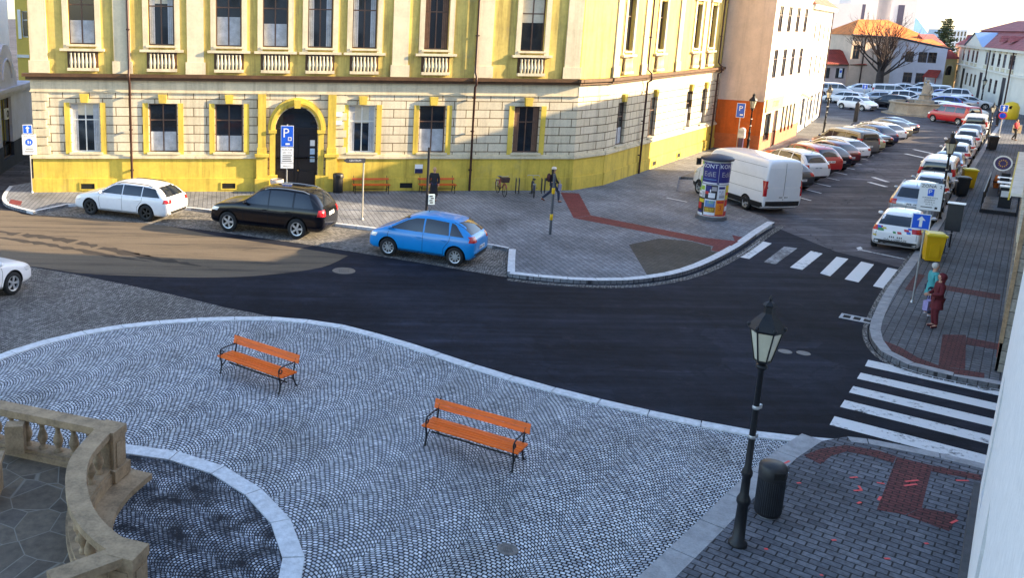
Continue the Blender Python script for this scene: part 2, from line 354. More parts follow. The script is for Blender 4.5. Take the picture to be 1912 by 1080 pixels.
for pts,w in (([(-40,428),(20,436),(130,451),(250,477),(330,490),(395,501)],.30),([(-30,440),(20,447),(120,463),(200,478),(285,490)],.22),([(210,462),(270,478),(330,484)],.14),([(440,470),(480,464),(520,467)],.10)):
    pth=resample(spline(PX(pts),6),.25); lo=[];hi=[]
    for i,p in enumerate(pth):
        t_=(pth[min(i+1,len(pth)-1)]-pth[max(i-1,0)]).normalized(); nn=V(-t_.y,t_.x,0); f=min(1,i/8,(len(pth)-1-i)/10)+.05
        hi.append(p+nn*w*f*rnd_.uniform(.25,1.1)); lo.append(p-nn*w*f*rnd_.uniform(.25,1.1))
    for i in range(len(pth)-1):
        if rnd_.random()<.97: mb.sheet([(q.x,q.y) for q in (lo[i],lo[i+1],hi[i+1],hi[i])],.0095)
mb.build('tyre_marks',m_track,None,'structure')
# plaza of small setts with its white stone band
m_cob=cobblemat('plaza_setts',(.36,.38,.425),(.70,.715,.74),(.016,.018,.022),1.15,.078,R(-36))
m_cobL=cobblemat('lane_setts',(.15,.14,.135),(.34,.32,.30),(.012,.012,.013),1.3,.092,R(20))
m_cobP=cobblemat('bay_setts',(.14,.135,.13),(.36,.34,.32),(.010,.010,.011),1.2,.10,R(10))
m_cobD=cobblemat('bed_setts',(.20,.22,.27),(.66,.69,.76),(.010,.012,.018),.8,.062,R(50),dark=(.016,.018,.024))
m_band=mat('white_granite',(.58,.59,.61),.7,0,.22,9,.3)
m_kerb=mat('grey_granite',(.30,.30,.31),.75,0,.25,5,.3)
ringpx=[(-120,712),(0,664),(100,633),(200,613),(300,601),(400,595),(500,594),(560,598),(640,609),(760,642),(900,688),(1050,731),(1200,767),(1350,798),(1450,814),(1580,826)]
ring=spline(PX(ringpx),5)
sidekerb=PX([(1475,840),(1455,865),(1405,920),(1315,1005),(1240,1078)])
k0,k1=sidekerb[2],sidekerb[4]; far_=k1+(k1-k0)*4
mb=MB(); plaza=[(p.x,p.y) for p in ring]+[(p.x,p.y) for p in sidekerb]+[(far_.x,far_.y),(-14,0),(-16,14)]
mb.sheet(plaza,.012); mb.build('plaza',m_cob,None,'structure')
lane=PX([(-330,452),(-120,470),(50,498),(150,515),(300,546),(420,575),(520,595)])+[p for p in reversed(ring[:30])]+[V(-22,26,0)]
mb=MB(); mb.sheet([(p.x,p.y) for p in lane],.0115); mb.build('cobbled_lane',m_cobL,None,'structure')
mb=MB(); kerb(mb,ring,-.30,-.03,.045,1.1); mb.build('plaza_kerb',m_band,None,'structure')
bed=spline(PX([(236,834),(345,850),(440,885),(508,935),(552,990),(568,1040),(566,1090),(540,1180)]),6)
mb=MB(); kerb(mb,bed,-.36,-.03,.05,1.15); mb.build('bed_kerb',m_band,None,'structure')
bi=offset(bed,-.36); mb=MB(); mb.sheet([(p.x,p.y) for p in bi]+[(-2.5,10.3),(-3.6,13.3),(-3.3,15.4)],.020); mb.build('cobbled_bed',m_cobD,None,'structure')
# parking bay and front pavement
PZ=.13
bay=PX([(56,402),(180,408),(380,430),(572,457),(714,480),(947,519),(955,470),(640,423),(402,398),(343,390),(140,380)])
mb=MB(); mb.sheet([(p.x,p.y) for p in bay],.0125); mb.build('parking_bay',m_cobP,None,'structure')
edge=PX([(62,401),(140,384),(220,386),(343,392),(402,399),(520,411),(632,424),(698,432),(800,446),(918,464),(948,470)])
corner=PX([(950,471),(948,490),(947,514)])
front=spline(PX([(950,518),(1000,524),(1100,531),(1200,528),(1290,510),(1370,472),(1420,437),(1446,421)]),5)
ltip=spline(PX([(18,352),(4,372),(14,388),(62,401)]),4)
back=PX([(1421,408),(1350,384),(1262,362)])+[TN(52,-15.2),TN(64,-15.0),TN(66,-21),TN(49,-22),V(-13,48,0)]
pave=ltip+edge[1:]+corner+front+back
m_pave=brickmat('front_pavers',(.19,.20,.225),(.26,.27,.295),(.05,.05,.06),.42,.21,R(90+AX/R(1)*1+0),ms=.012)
mb=MB(); mb.prism([(p.x,p.y) for p in pave],-.03,PZ,False); mb.build('pavement',m_pave,None,'structure')
def lift(path,dz=0): return path
mb=MB(); kerb(mb,ltip,.18,-.03,PZ+.006,.8); kerb(mb,edge,.16,-.03,PZ+.006,1.0); kerb(mb,corner,.26,-.03,PZ+.007,.9); kerb(mb,front,.30,-.03,PZ+.006,1.0)
mb.build('pavement_kerb',m_band,None,'structure')
mb=MB(); kerb(mb,offset(front,-.42),.12,-.03,.012,.24,.01); kerb(mb,offset(front,-.28),.12,-.03,.012,.24,.01); mb.build('gutter_setts',m_cobP,None,'structure')
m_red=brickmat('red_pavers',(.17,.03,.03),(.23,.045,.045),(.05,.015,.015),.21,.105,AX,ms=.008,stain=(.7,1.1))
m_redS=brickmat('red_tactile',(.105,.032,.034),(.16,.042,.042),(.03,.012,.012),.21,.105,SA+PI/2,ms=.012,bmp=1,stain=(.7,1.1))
def PZs(lst,z): return [(p.x,p.y) for p in PX(lst,z)]
mb=MB()
z=PZ+.004
mb.sheet(PZs([(1046.5,359.5),(1081,361),(1103,402),(1071,407)],z),z); mb.sheet(PZs([(1071.5,407.3),(1103.5,402.3),(1315,444),(1372,450),(1367,439),(1391,444),(1346,471),(1328,468),(1332,460),(1292,450)],z),z)
mb.sheet(PZs([(20,372),(42,376),(38,384),(16,380)],z),z)
mb.build('red_path',m_red,None,'structure')
m_brn=brickmat('brown_pavers',(.075,.07,.06),(.11,.10,.085),(.02,.02,.02),.21,.105,AX,ms=.01)
mb=MB(); mb.sheet(PZs([(1174,457),(1232,445),(1290.5,450.8),(1327,461),(1328,469),(1344,472.5),(1303,489),(1264,507),(1209,515)],z),z); mb.build('brown_paving',m_brn,None,'structure')
# flush old paving of the street's left side, under the parked cars' noses
m_walk=brickmat('old_pavers',(.15,.145,.14),(.20,.19,.185),(.05,.05,.05),.3,.15,SA,ms=.01)
mb=MB(); mb.prism([(p.x,p.y) for p in [TN(52.3,-15.2),TN(53,-13.6),TN(90,-12.4),TN(98,-13),TN(101,-15),TN(100,-21),TN(66.2,-21),TN(64.2,-15)]],-.03,PZ,False); mb.build('street_pavement',m_walk,None,'structure')
mb=MB(); mb.sheet([(p.x,p.y) for p in PX([(1350,384),(1262,362)])+[TN(52,-15.2),TN(54,-13.5),TN(56.5,-9.6),TN(50.5,-8.6)]],.006); mb.build('parking_paving',m_pave,None,'structure')
# right-hand pavement of the street
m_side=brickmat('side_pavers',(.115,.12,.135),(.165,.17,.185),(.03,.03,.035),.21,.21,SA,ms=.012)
rk=spline(PX([(1870,729),(1800,716),(1720,698),(1660,676),(1632,651),(1622,622),(1632,590),(1656,545),(1690,500),(1752,410),(1800,331),(1845,260)]),5)
rend=tn(rk[-1]); rk2=rk+[TN(112,rend[1]+.3)]
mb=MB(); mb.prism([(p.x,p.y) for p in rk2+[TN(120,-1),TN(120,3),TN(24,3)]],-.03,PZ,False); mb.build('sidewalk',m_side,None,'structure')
mb=MB(); kerb(mb,rk2,-.28,-.03,PZ+.006,1.0); mb.build('sidewalk_kerb',m_kerb,None,'structure')
mb=MB(); kerb(mb,offset(rk,.16),-.12,-.03,.012,.24,.01); mb.build('sidewalk_gutter',m_cobP,None,'structure')
mb=MB()
for q in ([(1710,511),(1727,514),(1707,545),(1689,541)],[(1765,533),(1868,550),(1867,561),(1765,542)],[(1652,637),(1680,648),(1712,667),(1755,684),(1838,697),(1838,707),(1752,695),(1703,680),(1672,661),(1648,646)],[(1760,625),(1804,626),(1802,690),(1752,684)],[(1804.5,630),(1865,642),(1864,654),(1804,644)]):
    mb.sheet(PZs(q,z),z)
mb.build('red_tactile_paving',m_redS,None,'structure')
# near right pavement below the camera
nk=spline(PX([(1580,824),(1656,834),(1751,855),(1831,874),(1900,892)]),4)
nl=PX([(1535,832),(1497,855),(1470,880),(1415,930),(1345,1005),(1270,1080)]); nend=nl[-1]+(nl[-1]-nl[2])*3
m_near=brickmat('near_pavers',(.10,.105,.125),(.17,.175,.20),(.022,.022,.026),.30,.165,SA+R(88),ms=.014)
npoly=[(p.x,p.y) for p in [nk[-1]]+list(reversed(nk))]+[(p.x,p.y) for p in nl+[nend]]+[(TN(-4,3).x,TN(-4,3).y),(TN(17,3).x,TN(17,3).y)]
mb=MB(); mb.prism(npoly[1:],-.03,.10,False); mb.build('near_sidewalk',m_near,None,'structure')
mb=MB(); kerb(mb,list(reversed(nk)),.26,-.03,.107,1.3); nlp=nl+[nend]; kerb(mb,nlp,-.42,-.03,.108,1.25); mb.build('near_kerb',m_kerb,None,'structure')
mb=MB(); z=.104
for q in ([(1500,851),(1534,838),(1580,832),(1640,842),(1674,853),(1668,865),(1625,852),(1580,844),(1552,852),(1532,868)],[(1674.5,854),(1741,870),(1721,949),(1690,962),(1637,953)],[(1741.5,870),(1832,888),(1832,898),(1739,881)],[(1721.5,949),(1790,962),(1772,993),(1691,963)]):
    mb.sheet(PZs(q,z),z)
mb.build('near_tactile_paving',m_redS,None,'structure')
# road markings
m_line=paintline('worn_paint',(.66,.66,.66),.37,.46); m_line2=paintline('faded_paint',(.32,.33,.35),.44,.58); m_line3=paintline('solid_paint',(.66,.66,.66),.30,.40)
def quad(mb,q,z): mb.sheet([(p.x,p.y) for p in q],z)
mb=MB(); z1,z2,z3=P(1621,673),P(1558,790),P(1867,740)
cr=(z2-z1).normalized(); al=(D2)   # crossing bars run across the street axis
nb=5; sp=[(1621,673,1615,684.5),(1607,697,1600,708),(1593,722,1585,734),(1577,748,1568.5,761),(1558,778.5,1549,794.5)]
for a in sp:
    p,q=P(a[0],a[1]),P(a[2],a[3]); quad(mb,[p,q,q+al*7.5,p+al*7.5],.008)
mb.build('zebra_crossing',m_line,None,'structure')
mb=MB(); fz=[((1418,450),(1441,455),(1399,484),(1374,479.5),m_line),((1464,461),(1489,464),(1448,494),(1426,490),m_line2),((1514,469),(1536,474),(1498,504.5),(1475,500),m_line),((1562,480),(1584,484),(1550,516.5),(1531,511),m_line),((1608,489),(1632,494.5),(1603,528),(1577,522),m_line3),((1657,500),(1680,505),(1655,540.5),(1630,535),m_line3)]
for *q,m in fz:
    mb=MB(); quad(mb,PX(q),.008); mb.build('zebra_bar',m,None,'structure')
def strip(mb,a,b,w,z=.009):
    d=(b-a).normalized(); n=V(-d.y,d.x,0)*w/2; quad(mb,[a-n,b-n,b+n,a+n],z)
mb=MB()
strip(mb,P(1602,466),P(1698,486),.12,.004); quad(mb,PX([(1599,463),(1607,461),(1611,465),(1602,468)]),.0045)
head=(P(1302,364)-P(1399,393)).normalized()
for i in range(15):
    t=51.0+i*2.72; a=TN(t-.5,-8.1); strip(mb,a,a+head*(5.3),.11,.004)
strip(mb,P(1355,386),P(1420,410),.12,.0045); strip(mb,P(1244,374),P(1282,382),.12,PZ+.004)
for i in range(9): a=TN(46.2+5.5*i,-4.6); strip(mb,a,a+D2*2.0,.1,.004)
for (a,b) in (((1622,340),(1655,349)),((1630,331),(1658,340)),((1690,287),(1740,298)),((1706,279),(1742,287))): strip(mb,P(*a),P(*b),.25,.0042)
mb.build('road_marking',m_line,None,'structure')
m_spray=mat('spray_paint',(.75,.06,.06),.6,0,.1)
mb=MB()
for (x,y,l,a) in ((1587,893,.28,.2),(1637,902,.22,-.3),(1594,917,.25,.1),(1609,917,.3,1.3),(1640,935,.3,.8),(1601,941,.18,.5),(1690,900,.5,.2),(1688,908,.5,.25),(1785,898,.4,0),(1775,978,.35,.5),(1427,1026,.10,0),(1553,1010,.14,.2),(1726,1016,.12,.1),(1651,1044,.16,0),(1531,1075,.08,0),(1488,903,.14,.2),(1465,866,.3,.6)):
    p=P(x,y,.108); d=V(cos(a),sin(a),0); strip(mb,p,p+d*l*.62,.045,.1095)
mb.build('spray_marks',m_spray,None,'structure')
# manholes, drains
def manhole(px,py,r,label,z=.012,cat='manhole cover'):
    t=thing('manhole_cover',P(px,py,z),label,cat); mb=MB(); mb.lathe([(1e-4,.004),(r*.72,.004),(r*.74,.010),(r,.010),(r+.01,0)],n=28,smooth=False); mb.build('cover_ring',mat('worn_iron',(.16,.15,.14),.6,.4,.3,14,.3),t)
    mb=MB()
    for i in range(-3,4):
        for j in range(-3,4):
            if i*i+j*j<9: mb.box((i*r*.19,j*r*.19,.007),(r*.1,r*.1,.008))
    mb.build('tread',mat('worn_iron',(.16,.15,.14)),t)
manhole(642,506,.40,'large round iron manhole cover in the dark road below the blue car')
manhole(948,1027,.17,'small round iron cover set into the plaza setts at the bottom of the picture',.014)
t=thing('drain_grate',P(1600,596,.010),'iron drain grate with three slots in the road by the right pavement corner','drain grate',SA-PI/2)
mb=MB(); mb.bx(-.45,.45,-.26,-.18,0,.02); mb.bx(-.45,.45,.18,.26,0,.02)
for x in(-.45,-.17,.10,.37): mb.bx(x,x+.08,-.18,.18,0,.02)
mb.build('frame',mat('pale_iron',(.38,.38,.40),.6,.2,.2,12),t); mb=MB(); mb.bx(-.44,.44,-.25,.25,-.001,.004); mb.build('sump',mat('black_hole',(.004,.004,.004),.9),t)
t=thing('manhole_cover',P(1466,657,.009),'pair of small iron valve covers in the road beside the lamp head','manhole cover')
mb=MB(); mb.lathe([(.12,.008),(.17,.008),(.18,0)],(0,0,0),16,False); mb.lathe([(.12,.008),(.17,.008),(.18,0)],(.45,-.1,0),16,False); mb.build('ring',mat('worn_iron',(.16,.15,.14)),t)
# ------------------------------------------------------------------ buildings
def seg(A,B,base):
    d=B-A; az=math.atan2(d.y,d.x); return Matrix.Translation(Vector((A.x-base.x,A.y-base.y,0)))@Matrix.Rotation(az,4,'Z'),math.hypot(d.x,d.y)
def loc_u(px,py,A,B):   # distance along A>B and height at which a pixel ray meets the front
    d=(B-A).normalized(); n=V(d.y,-d.x,0); q=PL(px,py,A,n); return (q-A).dot(d),q.z
def zat(px,py,b):
    r=ray(px,py); return H+r.z*math.hypot(b.x,b.y)/math.hypot(r.x,r.y)
WIN=[mat('window_white',(.62,.62,.58),.5,0,.08,6)]; WINB=mat('window_brown',(.10,.055,.035),.55,0,.2,6)
BLND=mat('pale_blind',(.50,.46,.36),.8,0,.15,2); DRP=mat('brown_drape',(.16,.09,.06),.9,0,.2,5)
CURT=mat('net_curtain',(.40,.42,.45),.9,0,.25,3)
def window(par,M,x,z0,z1,w,fm=None,cols=2,rows=2,y=.13,sill=None,arch=False,curtain=0,simple=False,drape=0):
    fm=fm or WIN[0]; f=MB(M); b=.06; x0,x1=x-w/2,x+w/2
    f.bx(x0,x0+b,y,y+.07,z0,z1); f.bx(x1-b,x1,y,y+.07,z0,z1); f.bx(x0+b,x1-b,y,y+.07,z0,z0+b); f.bx(x0+b,x1-b,y,y+.07,z1-b,z1)
    for i in range(1,cols): f.bx(x0+w*i/cols-.03,x0+w*i/cols+.03,y+.002,y+.068,z0+b,z1-b)
    hs=[.66] if rows==2 else [i/rows for i in range(1,rows)]
    for h in hs:
        zz=z0+(z1-z0)*h
        for i in range(cols): f.bx(x0+w*i/cols+.032+(b-.03 if i==0 else 0),x0+w*(i+1)/cols-.032-(b-.03 if i==cols-1 else 0),y+.004,y+.064,zz-.03,zz+.03)
    o=f.build('window',fm,par)
    if not simple:
        p=MB(M); p.bx(x0+.02,x1-.02,y+.03,y+.05,z0+.02,z1-.02); p.build('pane',GLASS,o)
        if curtain>0: c=MB(M); c.bx(x0+.05,x1-.05,y+.022,y+.028,z0+.06,z0+(z1-z0)*curtain); c.build('curtain',CURT,o)
        elif curtain<0: c=MB(M); c.bx(x0+.05,x1-.05,y+.022,y+.028,z1+(z1-z0)*curtain,z1-.06); c.build('blind',BLND,o)
        if drape:
            c=MB(M)
            for s in(-1,1):
                xe=x+s*(w/2-.07)
                for i in range(3): xa=xe-s*.085*i; c.bx(min(xa,xa-s*.075),max(xa,xa-s*.075),y+.014+.003*(i%2),y+.020+.003*(i%2),z0+.07,z1-.07)
            c.build('drape',CURT if drape==1 else DRP,o)
    else:
        p=MB(M); p.bx(x0+.02,x1-.02,y+.03,y+.05,z0+.02,z1-.02); p.build('pane',GLASS,o)
    if sill: s=MB(M); s.bx(x0-.12,x1+.12,-.14,y-.003,z0-.10,z0-.003); s.build('sill',sill,o)
    return o
def hip(mb,x0,x1,y0,y1,z0,zr,inset=None,ov=.4):
    x0-=ov;x1+=ov;y0-=ov;y1+=ov; ins=(y1-y0)/2 if inset is None else inset; ym=(y0+y1)/2
    vs=[(x0,y0,z0),(x1,y0,z0),(x1,y1,z0),(x0,y1,z0),(x0+ins,ym,zr),(x1-ins,ym,zr)]
    mb.add(vs,[(0,1,5,4),(1,2,5),(2,3,4,5),(3,0,4),(3,2,1,0)]); return mb
def shell(mb,x0,x1,y1,z0,z1,y0=0.):   # back and side walls behind a front
    mb.add([(x0,y0,z0),(x0,y1,z0),(x1,y1,z0),(x1,y0,z0),(x0,y0,z1),(x0,y1,z1),(x1,y1,z1),(x1,y0,z1)],[(1,0,4,5),(2,1,5,6),(3,2,6,7),(4,7,6,5)]); return mb
def shop_text(par,M,s,size,x,y,z,m,name='lettering'):
    t=MB(); text(t,s,size,M@Matrix.Translation((x,y,z))@FR); return t.build(name,m,par)
def ironbox(c): return mat(c,(.02,.02,.022),.5)
# --- yellow corner building
Y1=mat('ochre_plaster',(.60,.44,.065),.85,0,.14,1.3,.15,streak=.36); YU=mat('ochre_upper',(.55,.42,.11),.85,0,.16,1.1,.15,streak=.42); CRM=mat('cream_stucco',(.60,.52,.36),.85,0,.12,1.5,.15,streak=.25); BRN=mat('copper_flashing',(.10,.05,.022),.5,.2,.3,3)
A=P(68,358,PZ); A.z=0; C=P(1066,354.5,PZ); C.z=0; D=TN(46.4,-17.62); E=TN(67.2,-17.62)
d0=(C-A).normalized()
YA,YC=A.copy(),C.copy()
bt=thing('corner_building',(A.x,A.y,0),'large yellow and cream corner building with rusticated stonework, arched black door and ochre plinth','building')
M1,L1=seg(A,C,A); M2,L2=seg(C,D,A); M3,L3=seg(D,E,A)
RUST=brickmat('rusticated_cream',(.60,.52,.37),(.68,.60,.45),(.12,.08,.04),1.25,.43,0,ms=.022,wallaxis=tuple(d0),wear=.12,bmp=.9,stain=(.85,1.08))
RUST3=brickmat('rusticated_side',(.60,.52,.37),(.68,.60,.45),(.12,.08,.04),.95,.43,0,ms=.022,wallaxis=tuple(D1),wear=.12,bmp=.9,stain=(.85,1.08))
gx=[160,305,428,676,807,983]; wu=[loc_u(x,240,A,C)[0] for x in gx]; du=loc_u(553,340,A,C)[0]
g3=[loc_u(x,225,D,E)[0] for x in (1160,1218,1283)]+[loc_u(1311,220,D,E)[0]]
ZP,ZR,ZC,ZT=1.80,5.02,5.62,12.6
holes=[(u-.68,u+.68,2.1,4.5) for u in wu]; DW,DS,DT=1.08,3.2,4.38
dh=(du-DW,du+DW,PZ,DT)
wl=MB(M1); wl.wall(0,L1,ZP,ZR,holes+[(dh[0],dh[1],ZP,DT)],dep=.3)
# arch spandrels inside the door opening
na=14; pts=[(du+DW*cos(PI*i/na),DS+(DT-DS)*sin(PI*i/na)) for i in range(na+1)]
for i in range(na):
    (xa,za),(xb,zb)=pts[i],pts[i+1]
    wl.add([(xa,0,za),(xa,0,DT),(xb,0,DT),(xb,0,zb)],[(0,1,2,3)]); wl.add([(xa,0,za),(xb,0,zb),(xb,.3,zb),(xa,.3,za)],[(0,1,2,3)])
wl.wall(du-1.62,du+1.62,0,ZP,[(dh[0],dh[1],0,ZP)],dep=.3); wl.build('wall',RUST,bt)
h3=[(u-.62,u+.62,2.1,4.5) for u in g3]
wl=MB(M3); wl.wall(0,L3,ZP,ZR,h3,dep=.3); wl.build('wall',RUST3,bt)
wl=MB(M2); wl.wall(0,L2,ZP,ZR,[]); wl.build('wall',RUST,bt)
def courses(par,M,L_,cuts,zs,name,m,e0=True,e1=True):
    mb=MB(M)
    for (z0,z1,pr) in zs:
        x=-pr if e0 else 0
        segs=[]; st=x
        for a,b in sorted(cuts): 
            if z0<b[1]: segs.append((st,a)); st=b[0]
        segs.append((st,L_+(pr*.4 if e1 else 0)))
        for a,b in segs:
            if b>a: mb.bx(a,b,-pr,.0,z0,z1)
    return mb.build(name,m,par)
dcut=[(du-1.62,(du+1.62,99))]
for M,L_,cuts in ((M1,L1,dcut),(M2,L2,[]),(M3,L3,[])):
    courses(bt,M,L_,cuts,[(0,.80,.14),(.803,ZP-.003,.07)],'plinth',Y1)
    courses(bt,M,L_,cuts,[(ZP,ZP+.12,.16),(ZP+.122,ZP+.2,.08)],'ledge',CRM)
    courses(bt,M,L_,[],[(ZR,ZR+.06,.07),(ZR+.063,ZC-.003,.03)],'frieze',CRM)
    courses(bt,M,L_,[],[(ZC,ZC+.14,.2),(ZC+.143,ZC+.30,.34)],'cornice',BRN)
    courses(bt,M,L_,[],[(ZT,ZT+.25,.3),(ZT+.253,ZT+.6,.6)],'main_cornice',CRM)
# upper floor
uh=[(u-.62,u+.62,7.3,10.1) for u in wu+[du-1.1,du+1.1]]; u3=[(u-.58,u+.58,7.3,10.1) for u in g3]
mb=MB(M1); mb.wall(0,L1,ZC,ZT,uh,dep=.3); mb.build('upper_wall',YU,bt); mb=MB(M2); mb.wall(0,L2,ZC,ZT,[]); mb.build('upper_wall',YU,bt); mb=MB(M3); mb.wall(0,L3,ZC,ZT,u3,dep=.3); mb.build('upper_wall',YU,bt)
def surround(M,hs,name='window_surround',m=CRM,balu=True):
    for a,b,c,d in hs:
        mb=MB(M); mb.bx(a-.26,a-.003,-.07,-.001,c-.2,d+.2); mb.bx(b+.003,b+.26,-.07,-.001,c-.2,d+.2); mb.bx(a-.4,b+.4,-.16,-.001,d+.203,d+.42); mb.bx(a-.33,b+.33,-.12,-.001,d+.423,d+.75); mb.bx(a-.42,b+.42,-.2,-.001,c-.32,c-.203)
        mb.bx((a+b)/2-.16,(a+b)/2+.16,-.2,-.121,d+.43,d+.74)
        mb.build(name,m,bt)
        if balu:
            mb=MB(M); 
            for i in range(7): mb.lathe([(.05,6.2),(.09,6.45),(.045,6.75),(.06,6.9)],(a+(b-a)*(i+.5)/7,-.1,0),8)
            mb.bx(a-.1,b+.1,-.19,-.001,6.05,6.19); mb.build('balusters',m,bt)
            mb=MB(M); mb.bx(a-.1,b+.1,-.012,-.001,6.19,6.97); mb.build('panel',BRN,bt)
surround(M1,uh); surround(M3,u3)
# broad pale pilaster strips between the upper windows, quoins at the corner
def pil(M,xs,w):
    for x in xs: mb=MB(M); mb.bx(x-w/2,x+w/2,-.09,-.001,ZC+.31,ZT-.003); mb.bx(x-w/2-.08,x+w/2+.08,-.14,-.091,ZC+.32,ZC+.9); mb.bx(x-w/2-.08,x+w/2+.08,-.14,-.091,ZT-.7,ZT-.01); mb.build('pilaster',CRM,bt)
us=sorted(wu+[du-1.1,du+1.1]); pil(M1,[.45]+[(a+b)/2 for a,b in zip(us,us[1:]) if b-a>2.9]+[L1-.5],.8); pil(M3,[.45]+[(a+b)/2 for a,b in zip(g3,g3[1:])],.7)
def quoins(M,x0,x1):
    mb=MB(M)
    for i in range(7): mb.bx(x0,x1-(.12 if i%2 else 0),-.075,-.001,ZP+.22+.43*i,ZP+.22+.43*i+.36)
    mb.build('quoins',CRM,bt)
quoins(M1,0.02,.78); quoins(M1,du+1.62,du+2.5)
for i,u in enumerate(wu):
    window(bt,M1,u,2.1,4.5,1.36,WINB if i%3 else WIN[0],2,2,.16,CRM,curtain=(-.25,.42,.34,-.38,.5,0)[i],drape=(1,0,0,1,0,2)[i]); 
    mb=MB(M1); mb.box((u,-.09,4.74),(.34,.17,.42),0,1.25); mb.bx(u-.98,u-.72,-.05,-.001,2.0,4.52); mb.bx(u+.72,u+.98,-.05,-.001,2.0,4.52); mb.build('keystone',Y1,bt)
for i,u in enumerate(wu+[du-1.1,du+1.1]): window(bt,M1,u,7.3,10.1,1.24,WINB,2,2,.16,CRM,curtain=(.4,-.3,.5,0,.0,-.5,.4,.0)[i],drape=(0,1,0,1,2,0,0,1)[i])
for i,u in enumerate(g3):
    window(bt,M3,u,2.1,4.5,1.24,WINB,2,2,.16,CRM,curtain=(.4,0,.5,.3)[i]); window(bt,M3,u,7.3,10.1,1.16,WINB,2,2,.16,CRM)
    mb=MB(M3); mb.box((u,-.09,4.74),(.34,.17,.42),0,1.25); mb.build('keystone',Y1,bt)
# arched entrance
mb=MB(M1)
for s in(-1,1):
    x=du+s*1.22; mb.bx(x-.14,x+.14,-.16,-.001,.95,DS-.12); mb.bx(x-.2,x+.2,-.22,-.001,DS-.117,DS+.05); mb.bx(x-.26,x+.26,-.26,-.001,0,.95)
    x=du+s*1.75; mb.bx(x-.36,x+.36,-.34,-.001,PZ,.80); mb.bx(x-.28,x+.28,-.26,-.001,.803,ZP+.1); mb.bx(x-.36,x+.36,-.34,-.001,ZP+.103,ZP+.25); mb.bx(x-.24,x+.24,-.22,-.001,ZP+.253,ZP+.55); mb.bx(x-.2,x+.2,-.15,-.001,ZP+.553,ZR-.01)
for r0,r1,pr in ((DW+.02,DW+.13,.12),(DW+.13,DW+.24,.18),(DW+.24,DW+.38,.13)):
    for i in range(24):
        a0,a1=PI*i/24,PI*(i+1)/24; k=(DT-DS)/DW
        vs=[(du+r*cos(a),y,DS+.05+r*k*sin(a)) for y in(-pr,-.001) for a,r in((a0,r0),(a0,r1),(a1,r1),(a1,r0))]
        mb.add(vs,[(0,1,2,3),(7,6,5,4),(0,4,5,1),(2,6,7,3),(3,7,4,0),(1,5,6,2)])
mb.box((du,-.14,DT+.17),(.3,.3,.42),0,1.25); mb.build('door_surround',Y1,bt)
DK=mat('black_door',(.008,.008,.012),.35,0,.2,4)
dr=MB(M1); dr.bx(du-DW,du+DW,.24,.30,PZ,DS-.03)
dr.build('door',DK,bt); o=bt.children[-1]
mb=MB(M1)
for s in(-1,1):
    for (z0,z1) in ((.35,1.1),(1.25,2.9)): mb.bx(du+s*.54-.4,du+s*.54+.4,.21,.239,z0,z1)
mb.bx(du-.04,du+.04,.19,.239,PZ,DS-.04); mb.build('door_panels',mat('door_panel',(.013,.012,.015),.3),o)
mb=MB(M1); mb.bx(du-DW,du+DW,.235,.3,DS-.03,DS+.12); mb.build('transom',mat('door_panel',(.013,.012,.015)),o)
mb=MB(M1); p2=[(du+DW*cos(PI*i/na),.26,DS+.12+(DT-DS-.12)*sin(PI*i/na)) for i in range(na+1)]; mb.add(p2,[tuple(range(na+1))]); mb.build('fanlight',GLASS,o)
mb=MB(M1); mb.ball((du+.1,.17,1.15),.045,6); mb.build('handle',mat('brass',(.5,.33,.1),.3,.9),o)
for z,h,c in((2.55,.3,WHITE),(2.12,.3,mat('pale_blue',(.45,.6,.8),.5)),(1.72,.28,mat('pale_blue',(.45,.6,.8)))):
    mb=MB(M1); mb.bx(du+.70,du+.94,.19,.208,z-h/2,z+h/2); mb.build('door_notice',c,bt)
for z,s in((4.05,'142'),(3.62,'28')):
    pl=MB(M1); x=du+2.05; pl.bx(x-.22,x+.22,-.115,-.08,z-.11,z+.11); pl.cur=1; text(pl,s,.17,M1@Matrix.Translation((x,-.118,z))@FR,mi=1); pl.build('house_number',[WHITE,BLUE],bt)
nb_=loc_u(781,315,A,C); mb=MB(M1); mb.bx(nb_[0]-.2,nb_[0]+.2,-.13,-.075,1.05,1.5); mb.cur=1; mb.bx(nb_[0]-.2,nb_[0]+.2,-.14,-.131,1.05,1.28); mb.build('notice_box',[WHITE,mat('navy',(.015,.02,.08),.4)],bt)
VENT=mat('vent_dark',(.006,.006,.006),.9)
for M,A_,B_,lst in ((M1,A,C,((165,352),(300,346),(427,342),(757,346))),(M3,D,E,((1216,309),(1262,294)))):
    for px,py in lst:
        u,z=loc_u(px,py,A_,B_); mb=MB(M); mb.bx(u-.33,u+.33,-.147,-.141,.28,.55); mb.cur=1; mb.bx(u-.4,u-.33,-.17,-.141,.22,.61); mb.bx(u+.33,u+.4,-.17,-.141,.22,.61); mb.bx(u-.33,u+.33,-.17,-.141,.55,.61); mb.bx(u-.33,u+.33,-.17,-.141,.22,.28); mb.build('cellar_vent',[VENT,Y1],bt)
PIPE=mat('brown_pipe',(.05,.02,.015),.5,.2)
for M,A_,B_,px,py in ((M1,A,C,247,315),(M1,A,C,876,320),(M3,D,E,1187,310),(M3,D,E,1322,250)):
    u,z=loc_u(px,py,A_,B_); mb=MB(M); mb.tube([(u,-.22,PZ),(u,-.22,ZC-.15),(u,-.42,ZC-.02),(u,-.42,ZC+.35),(u,-.16,ZC+.6),(u,-.16,ZT)],.06,8); 
    for z in(1.2,3.2,4.9,8,10.5): mb.bx(u-.085,u+.085,-.23,-.08,z,z+.06)
    mb.build('downpipe',PIPE,bt)
foot=[(A.x,A.y),(C.x,C.y),(D.x,D.y),(E.x,E.y)]; bk=[TN(67.2,-30),V(-10,62,0)]
mb=MB(); 
